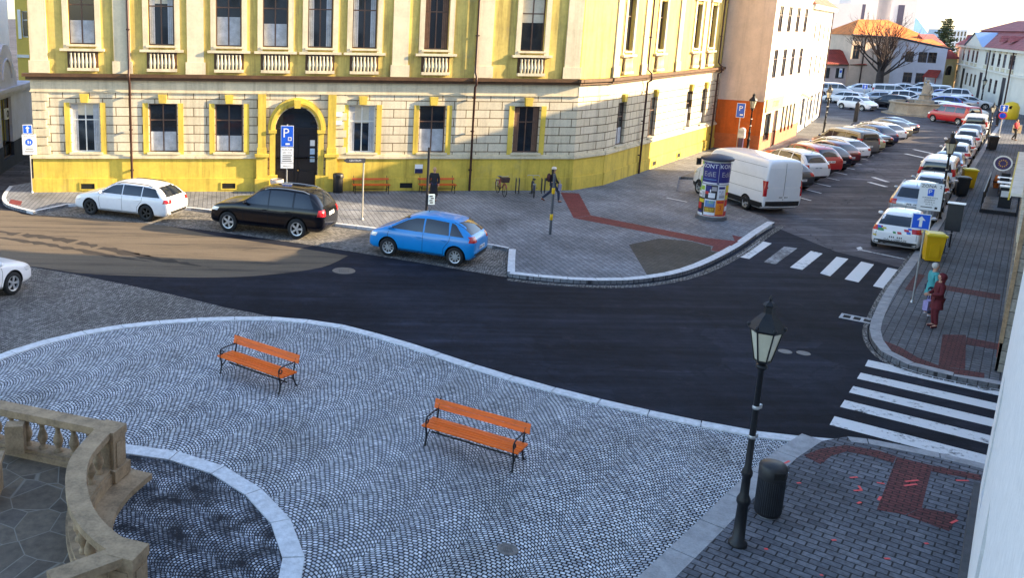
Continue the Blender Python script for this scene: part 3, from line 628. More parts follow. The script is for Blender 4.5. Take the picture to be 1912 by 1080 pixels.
poly=[(x-A.x,y-A.y) for x,y in foot]+[(p.x-A.x,p.y-A.y) for p in bk]
n=len(poly); mb.add([(x,y,z) for z in (0,ZT+.6) for x,y in poly],[(i,(i+1)%n,(i+1)%n+n,i+n) for i in range(3,n)]); mb.build('rear_wall',YU,bt)
mb=MB(); cx,cy=sum(p[0] for p in poly)/n,sum(p[1] for p in poly)/n
mb.add([(x+(x-cx)*.03,y+(y-cy)*.03,ZT+.6) for x,y in poly]+[(x+(cx-x)*.5,y+(cy-y)*.5,ZT+5) for x,y in poly],[(i,(i+1)%n,(i+1)%n+n,i+n) for i in range(n)]+[tuple(range(n,2*n))]); mb.build('roof',rooftile('roof_red',(.30,.09,.05),(1,0,0)),bt)
# --- orange fronted house
OR=mat('orange_plaster',(.58,.115,.012),.85,0,.15,1.2,.15,streak=.22); ORP=mat('pink_plinth',(.50,.17,.09),.85,0,.2,2,.2); CR2=mat('pale_cream',(.62,.55,.40),.85,0,.12,1.2,.1,streak=.22); WHT=mat('white_plaster',(.72,.70,.64),.85,0,.08,1.2,.1,streak=.22)
A=TN(67.25,-17.6); B=TN(67.25,-14.5); C=TN(80,-14.6); base=A
ot=thing('orange_house',(A.x,A.y,0),'house with bright orange ground floor wall, shop sign and pale upper storeys','building')
Ma,La=seg(A,B,base); Mb,Lb=seg(B,C,base)
mb=MB(Ma); mb.wall(0,La,0,1.25,[]); mb.build('base_wall',OR,ot); mb=MB(Ma); mb.wall(0,La,1.25,3.65,[]); mb.build('orange_wall',OR,ot); mb=MB(Ma); mb.bx(0,La,-.04,-.001,0,1.22); mb.build('plinth',mat('orange_plinth',(.50,.13,.04),.85,0,.2,2,.2),ot)
mb=MB(Ma); mb.wall(0,La,3.65,11.5,[]); mb.bx(0,La+.05,-.05,-.001,3.62,3.72); mb.build('upper_wall',mat('pale_pink',(.66,.50,.40),.85,0,.1,1.2,.1,streak=.15),ot)
ub=[loc_u(x,y,B,C)[0] for x,y in ((1440,240),(1456,240))]
hb=[(.9,2.7,.7,2.7),(3.6,4.9,PZ,2.75)]+[(6.3+1.3*i,7.0+1.3*i,.9,2.9) for i in range(4)]
mb=MB(Mb); mb.wall(0,Lb,1.2,3.9,[(a,b,max(c,1.2),d) for a,b,c,d in hb]); mb.build('shop_wall',CR2,ot); mb=MB(Mb); mb.wall(0,Lb,0,1.2,[(a,b,c,1.2) for a,b,c,d in hb]); mb.build('plinth',ORP,ot)
uhb=[(1.2+2.9*i,2.4+2.9*i,5.2,7.2) for i in range(4)]+[(1.2+2.9*i,2.4+2.9*i,8.4,10.2) for i in range(4)]
mb=MB(Mb); mb.wall(0,Lb,3.9,11.5,uhb); mb.bx(0,Lb,-.25,-.001,11.2,11.5); mb.build('upper_wall',WHT,ot)
for a,b,c,d in hb[:1]: window(ot,Mb,(a+b)/2,c,d,b-a,WINB,2,1,.1)
for a,b,c,d in hb[2:]: window(ot,Mb,(a+b)/2,c,d,b-a,WINB,1,2,.1,simple=True)
mb=MB(Mb); mb.bx(3.6,4.9,.12,.18,PZ,2.75); mb.build('shop_door',mat('door_brown',(.07,.03,.02),.5),ot)
for a,b,c,d in uhb: window(ot,Mb,(a+b)/2,c,d,b-a,WINB,2,2,.03,simple=True)
mb=MB(Mb); mb.bx(.5,5.8,-.1,-.001,2.85,3.75); mb.build('shop_sign',mat('sign_yellow',(.60,.47,.20),.5),ot)
shop_text(ot,Mb,'STORY',.62,3.2,-.105,3.3,mat('sign_brown',(.12,.04,.01),.5),'sign_lettering')
mb=MB(Mb); hip(mb,0,Lb,0,9,11.5,15,3); mb.build('roof',rooftile('roof_red',(.30,.09,.05),(1,0,0)) if False else bpy.data.materials['roof_red'],ot)
mb=MB(Mb); mb.add([(0,9,0),(Lb,9,0),(Lb,0,0),(0,9,11.5),(Lb,9,11.5),(Lb,0,11.5)],[(1,0,3,4),(2,1,4,5)]); mb.build('side_wall',CR2,ot)
# --- white houses further up the street
def streethouse(name,label,t0,t1,n0,n1,z1,doors,cols_,wallm,zr,sign=None):
    A=TN(t0,n0); B=TN(t1,n1); h=thing(name,(A.x,A.y,0),label,'building'); M,L_=seg(A,B,A)
    g=[(u-w/2,u+w/2,zz,top) for u,w,zz,top in doors]; up=[]
    for fl in ((4.6,6.4),(7.6,9.2)):
        for i in range(cols_): u=L_*(i+.5)/cols_; up.append((u-.5,u+.5,*fl))
    up=[q for q in up if q[3]<z1-.6]
    mb=MB(M); mb.wall(0,L_,0,z1,g+up,dep=.25); shell(mb,0,L_,9,0,z1); mb.build('wall',wallm,h)
    for a,b,c,d in g:
        if c<.3: mb=MB(M); mb.bx(a,b,.16,.2,c,d); mb.cur=1; mb.bx(a+.12,b-.12,.15,.159,c+.8,d-.15); mb.build('shop_door',[mat('door_grey',(.13,.14,.17),.5),GLASS],h)
        else: window(h,M,(a+b)/2,c,d,b-a,WINB,2,1,.12,simple=True)
    for a,b,c,d in up: window(h,M,(a+b)/2,c,d,b-a,WINB,1,2,.03,simple=True)
    mb=MB(M); mb.bx(0,L_,-.12,-.001,3.5,3.68); mb.bx(0,L_,-.4,-.001,z1-.35,z1); mb.build('cornice',wallm,h)
    mb=MB(M); hip(mb,0,L_,0,9,z1,z1+zr,4.5,.45); mb.build('roof',bpy.data.materials['roof_red'],h)
    for u in (.3,L_-.3): mb=MB(M); mb.tube([(u,-.1,PZ),(u,-.1,z1-.35)],.05,6); mb.build('downpipe',PIPE,h)
    return h,M,L_
h,M,L_=streethouse('white_house','tall sunlit white house between the orange house and the low red roof',80.05,98.4,-14.8,-16.2,10.6,[(1.6,1.5,PZ,2.9),(4.2,1.9,.5,2.9),(7.4,1.3,PZ,2.8),(10.2,1.9,.5,2.8),(13,1.3,PZ,2.8),(16,1.8,.5,2.8)],5,WHT,4)
mb=MB(M)
vs=[(.9,-.01,3.45),(2.5,-.01,3.45),(2.5,-.9,3.0),(.9,-.9,3.0)]; mb.add(vs+[(x,y,z-.04) for x,y,z in vs],[(0,3,2,1),(4,5,6,7),(0,4,7,3),(3,7,6,2),(2,6,5,1),(1,5,4,0)]); mb.build('awning',mat('awning_pink',(.55,.22,.12),.8),h)
# --- low house with red roof at the far left of the square
def Pz(x,y): q=P(x,y); return q
A=P(1520,159); B=P(1607,160); d=(B-A).normalized()
lh=thing('low_house',(A.x,A.y,0),'low pink house under a dark red hipped roof beside the bare tree','building'); M,L_=seg(A,B,A)
ze=zat(1560,119,P(1560,159)); zr=zat(1560,89,P(1560,150))
hs=[]
for px in (1541,1568,1598): u,_=loc_u(px,140,A,B); hs.append((u-.75,u+.75,1.1,2.75))
mb=MB(M); mb.wall(0,L_,0,ze,hs); shell(mb,0,L_,6,0,ze); mb.build('wall',mat('pink_plaster',(.55,.42,.38),.85,0,.12,1),lh)
for i,(a,b,c,dd) in enumerate(hs): window(lh,M,(a+b)/2,c,dd,b-a,WINB,2,1,.12,simple=True)
mb=MB(M); u=hs[1][0]+.75; mb.bx(u-.2,u+.3,-.05,-.002,1.3,2.7); mb.cur=1; mb.bx(u-.12,u+.22,-.06,-.051,2.0,2.4); mb.build('window_poster',[WHITE,BLUE],lh)
RD=rooftile('roof_dark_red',(.30,.035,.02),tuple(d)); mb=MB(M); hip(mb,0,L_,0,6,ze,zr,2.6,.35); mb.build('roof',RD,lh)
mb=MB(M); mb.bx(-.3,L_+.3,-.38,-.2,ze-.14,ze-.005); mb.build('eaves',BRN,lh)
# --- museum with the big orange roof (lit end and shaded wing)
A=P(1580,160); Bc=P(1668,161.5); Bc=A+V(cos(R(12)),sin(R(12)),0)*(Bc-A).length*1.02; C=P(1757,167)
C=Bc+(C-Bc)
mt=thing('museum_building',(A.x,A.y,0),'large pale building with a tall orange tiled roof behind the bare tree','building')
Ma,La=seg(A,Bc,A); Mb,Lb=seg(Bc,C,A)
ze=zat(1582,64,A); ze2=zat(1752,91,C)
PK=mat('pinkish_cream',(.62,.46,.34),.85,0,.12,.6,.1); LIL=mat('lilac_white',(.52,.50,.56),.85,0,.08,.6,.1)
u1=[loc_u(x,105,A,Bc)[0] for x in (1598,1650)]
hs=[(u-.65,u+.65,4.2,6.3) for u in u1]
zmid=ze-.35
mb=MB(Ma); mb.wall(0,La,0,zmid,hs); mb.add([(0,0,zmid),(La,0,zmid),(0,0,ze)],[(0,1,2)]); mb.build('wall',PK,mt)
for a,b,c,dd in hs: window(mt,Ma,(a+b)/2,c,dd,b-a,WINB,2,2,.12,simple=True)
hb=[]
for px,w in ((1697,1),(1722,1),(1740,1)): u,_=loc_u(px,110,Bc,C); hb.append((u-.62*w,u+.62*w,3.9,5.5))
for px in (1693,1717): u,_=loc_u(px,150,Bc,C); hb.append((u-.65,u+.65,.7,2.3))
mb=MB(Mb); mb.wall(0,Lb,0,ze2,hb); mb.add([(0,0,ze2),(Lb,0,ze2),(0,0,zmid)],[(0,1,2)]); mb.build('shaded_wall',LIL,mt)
for a,b,c,dd in hb: window(mt,Mb,(a+b)/2,c,dd,b-a,WINB,2,2,.12,simple=True)
ORR=rooftile('roof_orange',(.78,.20,.02),(1,0,0))
zr=zat(1640,36,A+V(3,5,0))
pts=[A+V(-.5,-.5,0),Bc+V(0,-.6,0),C+V(.5,-.4,0),C+V(4,9,0),A+V(2,13,0)]
def rel(p,z): return (p.x-A.x,p.y-A.y,z)
r1=A+V(4,6,0); r2=Bc+V(1.5,5,0); r3=C+V(1,6,0)
mb=MB(); vs=[rel(pts[0],ze),rel(pts[1],zmid+.05),rel(pts[2],ze2),rel(pts[3],ze2),rel(pts[4],ze),rel(r1,zr),rel(r2,zr),rel(r3,ze2+1.6)]
mb.add(vs,[(0,1,6,5),(1,2,7,6),(2,3,7),(3,4,5,6,7),(4,0,5)]); mb.build('roof',ORR,mt)
mb=MB(); mb.add([rel(A,0),rel(pts[4],0),rel(pts[3],0),rel(C,0),rel(A,ze-.02),rel(pts[4],ze-.02),rel(pts[3],ze2-.02),rel(C,ze2-.02)],[(0,1,5,4),(1,2,6,5),(2,3,7,6)]); mb.build('rear_wall',PK,mt)
mb=MB(); mb.tube([rel(pts[0],ze-.03),rel(pts[1],zmid-.02),rel(pts[2],ze2-.06)],.16,6); mb.build('gutter',mat('gutter_dark',(.03,.025,.03),.5),mt)
u,_=loc_u(1612,100,A,Bc); mb=MB(Ma); mb.tube([(u,-.1,0),(u,-.1,ze)],.09,6); mb.build('downpipe',PIPE,mt)
u0,_=loc_u(1731,145,Bc,C); u9,_=loc_u(1755,145,Bc,C)
mb=MB(Mb); vs=[(u0,-.02,2.9),(u9,-.02,2.9),(u9+.3,-1.6,1.9),(u0,-1.6,1.9)]; mb.add(vs+[(x,y,z-.12) for x,y,z in vs],[(0,3,2,1),(4,5,6,7),(0,4,7,3),(3,7,6,2),(2,6,5,1),(1,5,4,0)]); mb.bx(u0+.1,u0+.2,-1.5,-1.4,0,1.8); mb.bx(u9,u9+.1,-1.5,-1.4,0,1.8); mb.build('porch_roof',RD,mt)
# --- small yellow gatehouse
A=P(1753,166); B=P(1779,166)+V(0,0,0)
gh=thing('gatehouse',(A.x,A.y,0),'small yellow house with a lunette window between museum and town hall','building'); M,L_=seg(A,B,A)
mb=MB(M); mb.wall(0,L_,0,4.6,[(L_*.25,L_*.7,2.1,3.5)]); shell(mb,0,L_,5,0,4.6); mb.build('wall',mat('straw_plaster',(.60,.50,.27),.85,0,.1,1),gh)
window(gh,M,L_*.475,2.1,3.5,L_*.45,WINB,2,1,.1,simple=True)
mb=MB(M); mb.tube([(L_*.475+L_*.3*cos(PI*i/10),-.05,2.7+.95*sin(PI*i/10)) for i in range(11)],.1,6); mb.build('window_arch',CRM,gh)
mb=MB(M); mb.add([(-.2,-.3,4.6),(L_+.2,-.3,4.6),(L_+.2,5,8.2),(-.2,5,8.2),(-.2,5,4.6),(L_+.2,5,4.6)],[(0,1,2,3),(0,3,4),(1,5,2),(4,3,2,5)]); mb.build('roof',rooftile('roof_crimson',(.34,.06,.06),(1,0,0)),gh)
# --- town hall
A=P(1778,165); B=P(1910,215); dv=(B-A); B2=A+dv*1.35
th=thing('town_hall',(A.x,A.y,0),'long white two storey hall with red mansard roof, small pediment and dark roof turret','building'); M,L_=seg(A,B2,A)
Lv=dv.length; ze=6.75; zm=4.1
uw=[]; 
for px in (1785,1798,1806.5,1815,1822,1840,1852,1863,1873,1884,1889): uw.append(loc_u(px,105+(px-1776)*.24,A,B2)[0])
ul=[loc_u(px,145+(px-1776)*.3,A,B2)[0] for px in (1784,1803,1811,1818,1836,1847,1857)]
ua=[loc_u(px,155+(px-1776)*.33,A,B2)[0] for px in (1794,1826,1868)]
up=[(u-.75,u+.75,4.5,6.1) for u in uw]; lo=[(u-.75,u+.75,1.2,2.9) for u in ul]; ar=[(u-1.1,u+1.1,0,3.4) for u in ua]
HW=mat('hall_white',(.72,.66,.56),.85,0,.06,.8,.1)
mb=MB(M); mb.wall(0,L_,0,ze,up+lo+ar,dep=.1); shell(mb,0,L_,11,0,ze); mb.build('wall',HW,th)
for a,b,c,d in up+lo: 
    o=window(th,M,(a+b)/2,c,d,b-a,WINB,1,2,.02,simple=True)
for a,b,c,d in up:
    mb=MB(M); mb.bx(a-.25,b+.25,-.18,-.001,d+.12,d+.28); mb.build('window_hood',CRM,th); mb=MB(M); mb.bx(a-.12,b+.12,-.08,-.001,c-.5,c-.1); mb.build('window_apron',CRM,th)
for a,b,c,d in ar: mb=MB(M); mb.bx(a,b,.03,.09,c,d-.05); mb.build('portal',DK,th)
mb=MB(M); mb.bx(0,L_,-.25,-.001,3.75,3.98); mb.bx(0,L_,-.5,-.001,ze-.3,ze-.003); mb.build('cornice',HW,th)
for px in (1848,1893): u=loc_u(px,130,A,B2)[0]; mb=MB(M); mb.tube([(u,-.3,0),(u,-.3,ze-.3)],.09,6); mb.build('downpipe',PIPE,th)
RR=rooftile('roof_plum',(.33,.085,.085),tuple(dv.normalized()))
mb=MB(M); y1=11
mb.add([(-.5,-.6,ze),(L_+.5,-.6,ze),(L_+.5,y1+.6,ze),(-.5,y1+.6,ze),(1.6,2.2,ze+2.1),(L_-1.6,2.2,ze+2.1),(L_-1.6,y1-2.2,ze+2.1),(1.6,y1-2.2,ze+2.1)],[(0,1,5,4),(1,2,6,5),(2,3,7,6),(3,0,4,7)])
mb.add([(1.2,1.8,ze+2.1),(L_-1.2,1.8,ze+2.1),(L_-1.2,y1-1.8,ze+2.1),(1.2,y1-1.8,ze+2.1),(6,5.5,ze+3.6),(L_-6,5.5,ze+3.6)],[(0,1,5,4),(1,2,5),(2,3,4,5),(3,0,4),(3,2,1,0)])
mb.build('roof',RR,th)
u0=loc_u(1812,85,A,B2)[0]; u1=loc_u(1846,92,A,B2)[0]; um=(u0+u1)/2
mb=MB(M); mb.add([(u0,-.62,ze),(u1,-.62,ze),(um,-.62,ze+1.75),(u0,2,ze),(u1,2,ze),(um,2.6,ze+1.75)],[(0,1,2),(3,5,4)]); mb.build('pediment',HW,th)
mb=MB(M); mb.add([(u0-.3,-.8,ze+.0),(um,-.8,ze+1.9),(um,3,ze+1.9),(u0-.3,2.2,ze)],[(0,1,2,3)]); mb.add([(u1+.3,-.8,ze),(um,-.8,ze+1.9),(um,3,ze+1.9),(u1+.3,2.2,ze)],[(0,3,2,1)]); mb.build('pediment_roof',mat('zinc_blue',(.16,.26,.45),.35,.3),th)
for px in (1806,1870,1886):
    u=loc_u(px,75,A,B2)[0]; mb=MB(M); mb.add([(u-.9,-.1,ze+.75),(u+.9,-.1,ze+.75),(u,-.1,ze+1.5),(u,2.3,ze+1.55)],[(0,1,2),(0,2,3),(1,3,2)]); mb.build('dormer',RR,th)
u=loc_u(1889,40,A,B2)[0]; mb=MB(M); mb.bx(u-1.1,u+1.1,4.6,6.8,ze+2.5,ze+4.4); mb.cur=1; mb.lathe([(1.7,ze+4.4),(1.7,ze+4.7),(1.0,ze+5.1),(1.0,ze+6.6),(1.5,ze+6.7),(1.3,ze+7.6),(.5,ze+8.2),(.5,ze+9.2),(.8,ze+9.3),(.1,ze+11)],(u,5.7,0),8,False); mb.build('turret',[HW,mat('dark_copper',(.05,.02,.04),.5,.3)],th)
# --- pale blocks far behind the square
def farblock(name,label,px0,px1,py,dist,z1,m,cat='building',rows=0,cols_=0,depth=12,roof=None,wm=None):
    a=ray(px0,py); b=ray(px1,py); A=V(a.x,a.y,0)*(dist/a.y); B=V(b.x,b.y,0)*(dist/b.y)
    h=thing(name,(A.x,A.y,0),label,cat); M,L_=seg(A,B,A); hs=[]
    for i in range(cols_):
        for j in range(rows): u=L_*(i+.5)/cols_; z=z1*(1-(j+.75)/ (rows+1.5)); hs.append((u-L_/cols_*.3,u+L_/cols_*.3,z-.9,z+.9))
    mb=MB(M); mb.wall(0,L_,0,z1,hs); shell(mb,0,L_,depth,0,z1); mb.build('wall',m,h)
    for a_,b_,c,d in hs: window(h,M,(a_+b_)/2,c,d,b_-a_,wm or WIN[0],1,1,.1,simple=True)
    if roof: mb=MB(M); hip(mb,0,L_,0,depth,z1,z1+roof[0],depth/2,.4); mb.build('roof',roof[1],h)
    return h,M,L_
PALE=mat('pale_wall',(.68,.62,.60),.85,0,.06,.3)
farblock('church_nave','tall pale church wall rising behind the low red roofed house',1536,1600,80,172,13.5,PALE,depth=20)
for px,lab in ((1611,'left pale church tower with a dark louvred belfry above the orange roof'),(1684,'right pale church tower with a dark louvred belfry above the orange roof')):
    h,M,L_=farblock('church_tower',lab,px-24,px+24,40,178,28,PALE,depth=5)
    h['group']='pair of church towers'
    mb=MB(M); mb.bx(L_*.28,L_*.52,-.06,-.002,8.5,13.6); mb.build('belfry_louvre',mat('louvre',(.05,.045,.09),.7),h)
    mb=MB(M); mb.add([(0,0,28),(L_,0,28),(L_,5,28),(0,5,28),(L_/2,2.5,36)],[(0,1,4),(1,2,4),(2,3,4),(3,0,4)]); mb.build('spire',mat('dark_copper',(.05,.02,.04)),h)
ZB=mat('blue_glass_roof',(.20,.34,.50),.25,.2,.1,.5)
h,M,L_=farblock('glass_hall','pale hall with a sloping blue glass roof left of the conifer',1700,1752,60,190,6,PALE,depth=14)
mb=MB(M); mb.add([(0,0,6),(L_,0,6),(L_*.8,6,11.5),(0,6,12),(0,14,6),(L_,14,6)],[(0,1,2,3),(1,5,2),(0,3,4),(3,2,5,4)]); mb.build('roof',ZB,h)
farblock('apartment_block','distant pale apartment block between conifer and town hall roof',1774,1806,60,330,9.5,mat('flat_grey',(.50,.55,.62),.8,0,.05,.2),rows=3,cols_=5)
# --- the row of houses along the right-hand pavement (facing the street)
GS=brickmat('grey_ashlar',(.26,.24,.20),(.36,.33,.28),(.08,.07,.06),.6,.35,0,ms=.012,wallaxis=tuple(D1),wear=.3,stain=(.6,1.2))
def rowhouse(name,label,t0,t1,z1,wallm,plm,shops,n0=.35,depth=11,zr=3.,roofm=None,fl=((4.3,6.1),(7.5,9.2),(10.6,12.2))):
    A=TN(t1,n0); B=TN(t0,n0); h=thing(name,(A.x,A.y,0),label,'building'); M,L_=seg(A,B,A)
    g=[(u-w/2,u+w/2,z0,z9) for u,w,z0,z9 in shops]; up=[]; nc=max(2,int(L_/2.9))
    for f in fl:
        if f[1]<z1-.5: up+=[(L_*(i+.5)/nc-.5,L_*(i+.5)/nc+.5,*f) for i in range(nc)]
    mb=MB(M); mb.wall(0,L_,.9,z1,[(a,b,max(c,.9),d) for a,b,c,d in g]+up,dep=.25); shell(mb,0,L_,depth,0,z1); mb.build('wall',wallm,h)
    mb=MB(M); mb.wall(0,L_,0,.9,[(a,b,c,.9) for a,b,c,d in g if c<.9],-.06,.28); mb.bx(0,L_,-.06,-.001,.9,.93); mb.build('plinth',plm,h)
    for a,b,c,d in g: 
        if c<.3: mb=MB(M); mb.bx(a,b,.18,.22,c,d); mb.build('door',mat('door_brown',(.07,.03,.02)),h)
        else: window(h,M,(a+b)/2,c,d,b-a,WINB,2,1,.12)
    for a,b,c,d in up:
        window(h,M,(a+b)/2,c,d,b-a,WIN[0],2,2,.12,CRM)
        mb=MB(M); mb.bx(a-.18,a-.003,-.06,-.001,c,d); mb.bx(b+.003,b+.18,-.06,-.001,c,d); mb.bx(a-.28,b+.28,-.12,-.001,d+.003,d+.22); mb.build('window_surround',CRM,h)
    mb=MB(M); mb.bx(0,L_,-.14,-.001,3.55,3.75); mb.bx(0,L_,-.2,-.001,z1-.5,z1-.253); mb.bx(0,L_,-.35,-.001,z1-.25,z1); mb.build('cornice',CRM,h)
    mb=MB(M); hip(mb,0,L_,0,depth,z1,z1+zr,1.,.3); mb.build('roof',roofm or bpy.data.materials['roof_red'],h)
    return h,M,L_
ROW=[('ashlar_house','tall grey ashlar house at the right edge with a red patch near its foot',27.5,37.5,13,GS,GS,[(2.2,1.4,1,2.9),(5.2,1.2,PZ,2.7),(8,1.4,1,2.9)]),
('yellow_trim_house','cream house behind the globe lamp along the right pavement',37.5,54.5,9.2,CR2,GS,[(2,1.6,1,2.9),(5,1.2,PZ,2.7),(8.2,1.8,.95,2.9),(11.5,1.2,PZ,2.7),(14.6,1.8,.95,2.9)]),
('cafe_house','pale house behind the wooden cafe deck on the right pavement',54.5,66,12.6,WHT,GS,[(2.2,1.6,1,2.9),(5.4,1.3,PZ,2.7),(8.8,1.8,1,2.9)]),
('low_row_house','low cream house beyond the cafe deck on the right pavement',66,88,6.4,CR2,ORP,[(3,1.4,1,2.8),(8,1.2,PZ,2.7),(13,1.4,1,2.8),(18,1.4,1,2.8)])]
rows=[]
for r in ROW: rows.append(rowhouse(*r,zr=2.0))
h,M,L_=rows[0]; mb=MB(M); mb.bx(L_-1.9,L_-.5,-.075,-.062,.35,1.15); mb.build('red_patch',mat('faded_red',(.25,.05,.035),.85,0,.4,4),h)
mb=MB(M); mb.bx(L_-.25,L_+.02,-.09,-.001,.9,12.4); mb.build('quoins',STONE,h)
h,M,L_=rows[1]; mb=MB(M); mb.bx(2,L_-1,-.45,-.001,3.1,3.2); mb.cur=1; mb.bx(2,L_-1,-.5,-.451,2.95,3.2); mb.build('shop_canopy',[WHT,mat('canopy_yellow',(.62,.48,.06),.6)],h)
# --- the white house the picture is taken from
A=P(1820,962,.10); A.z=0; bdir=D1
B=A-D1*34; wh=thing('white_corner_house',(A.x,A.y,0),'white plastered house wall at the right edge of the picture, close to the viewer','building')
M,L_=seg(A,B,A)
WP=mat('white_render',(.74,.72,.71),.9,0,.10,7,.7)
hs=[(L_*(i+.5)/7-.6,L_*(i+.5)/7+.6,z0,z1) for i in range(7) for z0,z1 in ((1.4,3.4),(5.6,7.6),(9.6,11.4)) if not(2<=i<=4 and z0>5 and z0<9)]
mb=MB(M); mb.wall(0,L_,0,15,hs); shell(mb,0,L_,16,0,15); mb.build('wall',WP,wh)
mb=MB(M); mb.bx(-.06,L_,-.10,-.001,0,.7); mb.build('plinth',mat('plinth_grey',(.06,.06,.065),.9,0,.25,4,.4),wh)
for a,b,c,d in hs: window(wh,M,(a+b)/2,c,d,b-a,WIN[0],2,2,.13)
mb=MB(M); hip(mb,0,L_,0,16,15,19,6,.35); mb.build('roof',bpy.data.materials['roof_red'],wh)
# --- left street: low blue-grey house with a scrolled gable, tall pale house and sunlit yellow house behind
A=P(-70,372); B=P(64,284); zc=zat(0,172,P(0,330))
lt=thing('gabled_house',(A.x,A.y,0),'low blue-grey house with dark plinth, shop window and scrolled gable at the left edge','building'); M,L_=seg(A,B,A)
BG=mat('bluegrey_plaster',(.56,.58,.74),.85,0,.12,1,.1); NV=mat('navy_plinth',(.03,.035,.06),.85,0,.2,2)
u0=loc_u(4,250,A,B)[0]; u1=loc_u(24,250,A,B)[0]
mb=MB(M); mb.wall(0,L_,1.4,zc,[(u0,u1,1.4,4.0)],dep=.3); shell(mb,0,L_,.9,0,zc); mb.build('wall',BG,lt)
mb=MB(M); mb.wall(0,L_,0,1.4,[(u0,u1,.6,1.4)],-.03,.3); mb.build('plinth',NV,lt)
window(lt,M,(u0+u1)/2,.6,4.0,u1-u0,WINB,2,2,.16)
mb=MB(M); mb.bx(0,L_+.4,-.3,-.001,zc-.2,zc); mb.bx(0,L_+.3,-.18,-.001,zc-.4,zc-.203); mb.build('cornice',BG,lt)
ug=loc_u(8,120,A,B)[0]; g=[(ug-2.2,zc),(ug-2.1,zc+.8),(ug-1.5,zc+1.2),(ug-1.2,zc+1.9),(ug-.5,zc+2.4),(ug+.5,zc+2.4),(ug+1.2,zc+1.9),(ug+1.5,zc+1.2),(ug+2.1,zc+.8),(ug+2.2,zc)]
mb=MB(M); n=len(g); mb.add([(x,y,z) for y in(-.1,.25) for x,z in g],[tuple(range(n))[::-1],tuple(range(n,2*n))]+[(i,i+1,i+1+n,i+n) for i in range(n-1)]); mb.tube([(ug+1.0*cos(PI*i/10),-.13,zc+.5+1.1*sin(PI*i/10)) for i in range(11)],.07,6); mb.build('gable',BG,lt)
mb=MB(M); x=loc_u(10,211,A,B)[0]; mb.bx(x-.28,x+.28,-.12,-.002,2.85,3.45); mb.cur=1; mb.lathe([(.12,0),(.21,0),(.21,.02),(.12,.02),(.12,0)],(x,-.125,3.15),20,False,axis='Y',cap=False); mb.build('shop_plate',[WHITE,INK],lt)
d=(B-A).normalized(); nb=V(-d.y,d.x,0)
A2=P(-90,376)+nb*1.2; B2=P(39,299)+nb*1.0+d*2.9; A2.z=B2.z=0
l2=thing('tall_pale_house',(A2.x,A2.y,0),'tall pale blue house behind the scrolled gable at the left edge','building'); M,L2=seg(A2,B2,A2)
mb=MB(M); mb.wall(0,L2,0,13,[]); shell(mb,0,L2,8,0,13); mb.build('wall',mat('paleblue_plaster',(.74,.77,.86),.85,0,.08,1),l2); mb=MB(M); hip(mb,0,L2,0,8,13,16,3); mb.build('roof',bpy.data.materials['roof_red'],l2)
A3=P(30,262); dd=V(.18,1,0).normalized(); B3=A3+dd*14; A3=P(41,256)
l3=thing('sunlit_yellow_house',(A3.x,A3.y,0),'sunlit yellow house with a white framed window at the end of the left street','building')
A4=V(A3.x-6,A3.y,0)
M,L3=seg(A3,A3+V(6.5,-1.6,0),A3)
yl=mat('sunny_yellow',(.62,.44,.08),.85,0,.08,1)
wz=[]
u,z=loc_u(52,45,A3,A3+V(6.5,-1.6,0)); mb=MB(M); mb.wall(0,L3,0,13,[(u-.5,u+.5,z-.9,z+.9)]); shell(mb,0,L3,9,0,13); mb.build('wall',yl,l3)
window(l3,M,u,z-.9,z+.9,1.0,WIN[0],2,2,.1); mb=MB(M); mb.bx(0,L3,-.1,-.001,z-2.3,z-2.1); mb.bx(u-.75,u-.52,-.06,-.001,z-1,z+1); mb.bx(u+.52,u+.75,-.06,-.001,z-1,z+1); mb.build('trim',WHT,l3)
mb=MB(M); hip(mb,0,L3,0,9,13,16,2.5); mb.build('roof',bpy.data.materials['roof_red'],l3)

# unseen house added across the side street to keep sun off the square
A=TN(29.5,13); B=TN(15,13); sh=thing('sun_blocking_house',(A.x,A.y,0),'unseen cream house added across the side street to block the sun','building'); M,L_=seg(A,B,A)
mb=MB(M); hs=[(L_*(i+.5)/5-.5,L_*(i+.5)/5+.5,z0,z0+1.8) for i in range(5) for z0 in (1.2,4.6,8)]; mb.wall(0,L_,0,15.5,hs); shell(mb,0,L_,9,0,15.5); mb.build('wall',CR2,sh)
for a,b,c,d in hs: window(sh,M,(a+b)/2,c,d,b-a,WIN[0],2,2,.13,simple=True)
mb=MB(M); hip(mb,0,L_,0,9,15.5,18,3); mb.build('roof',bpy.data.materials['roof_red'],sh)
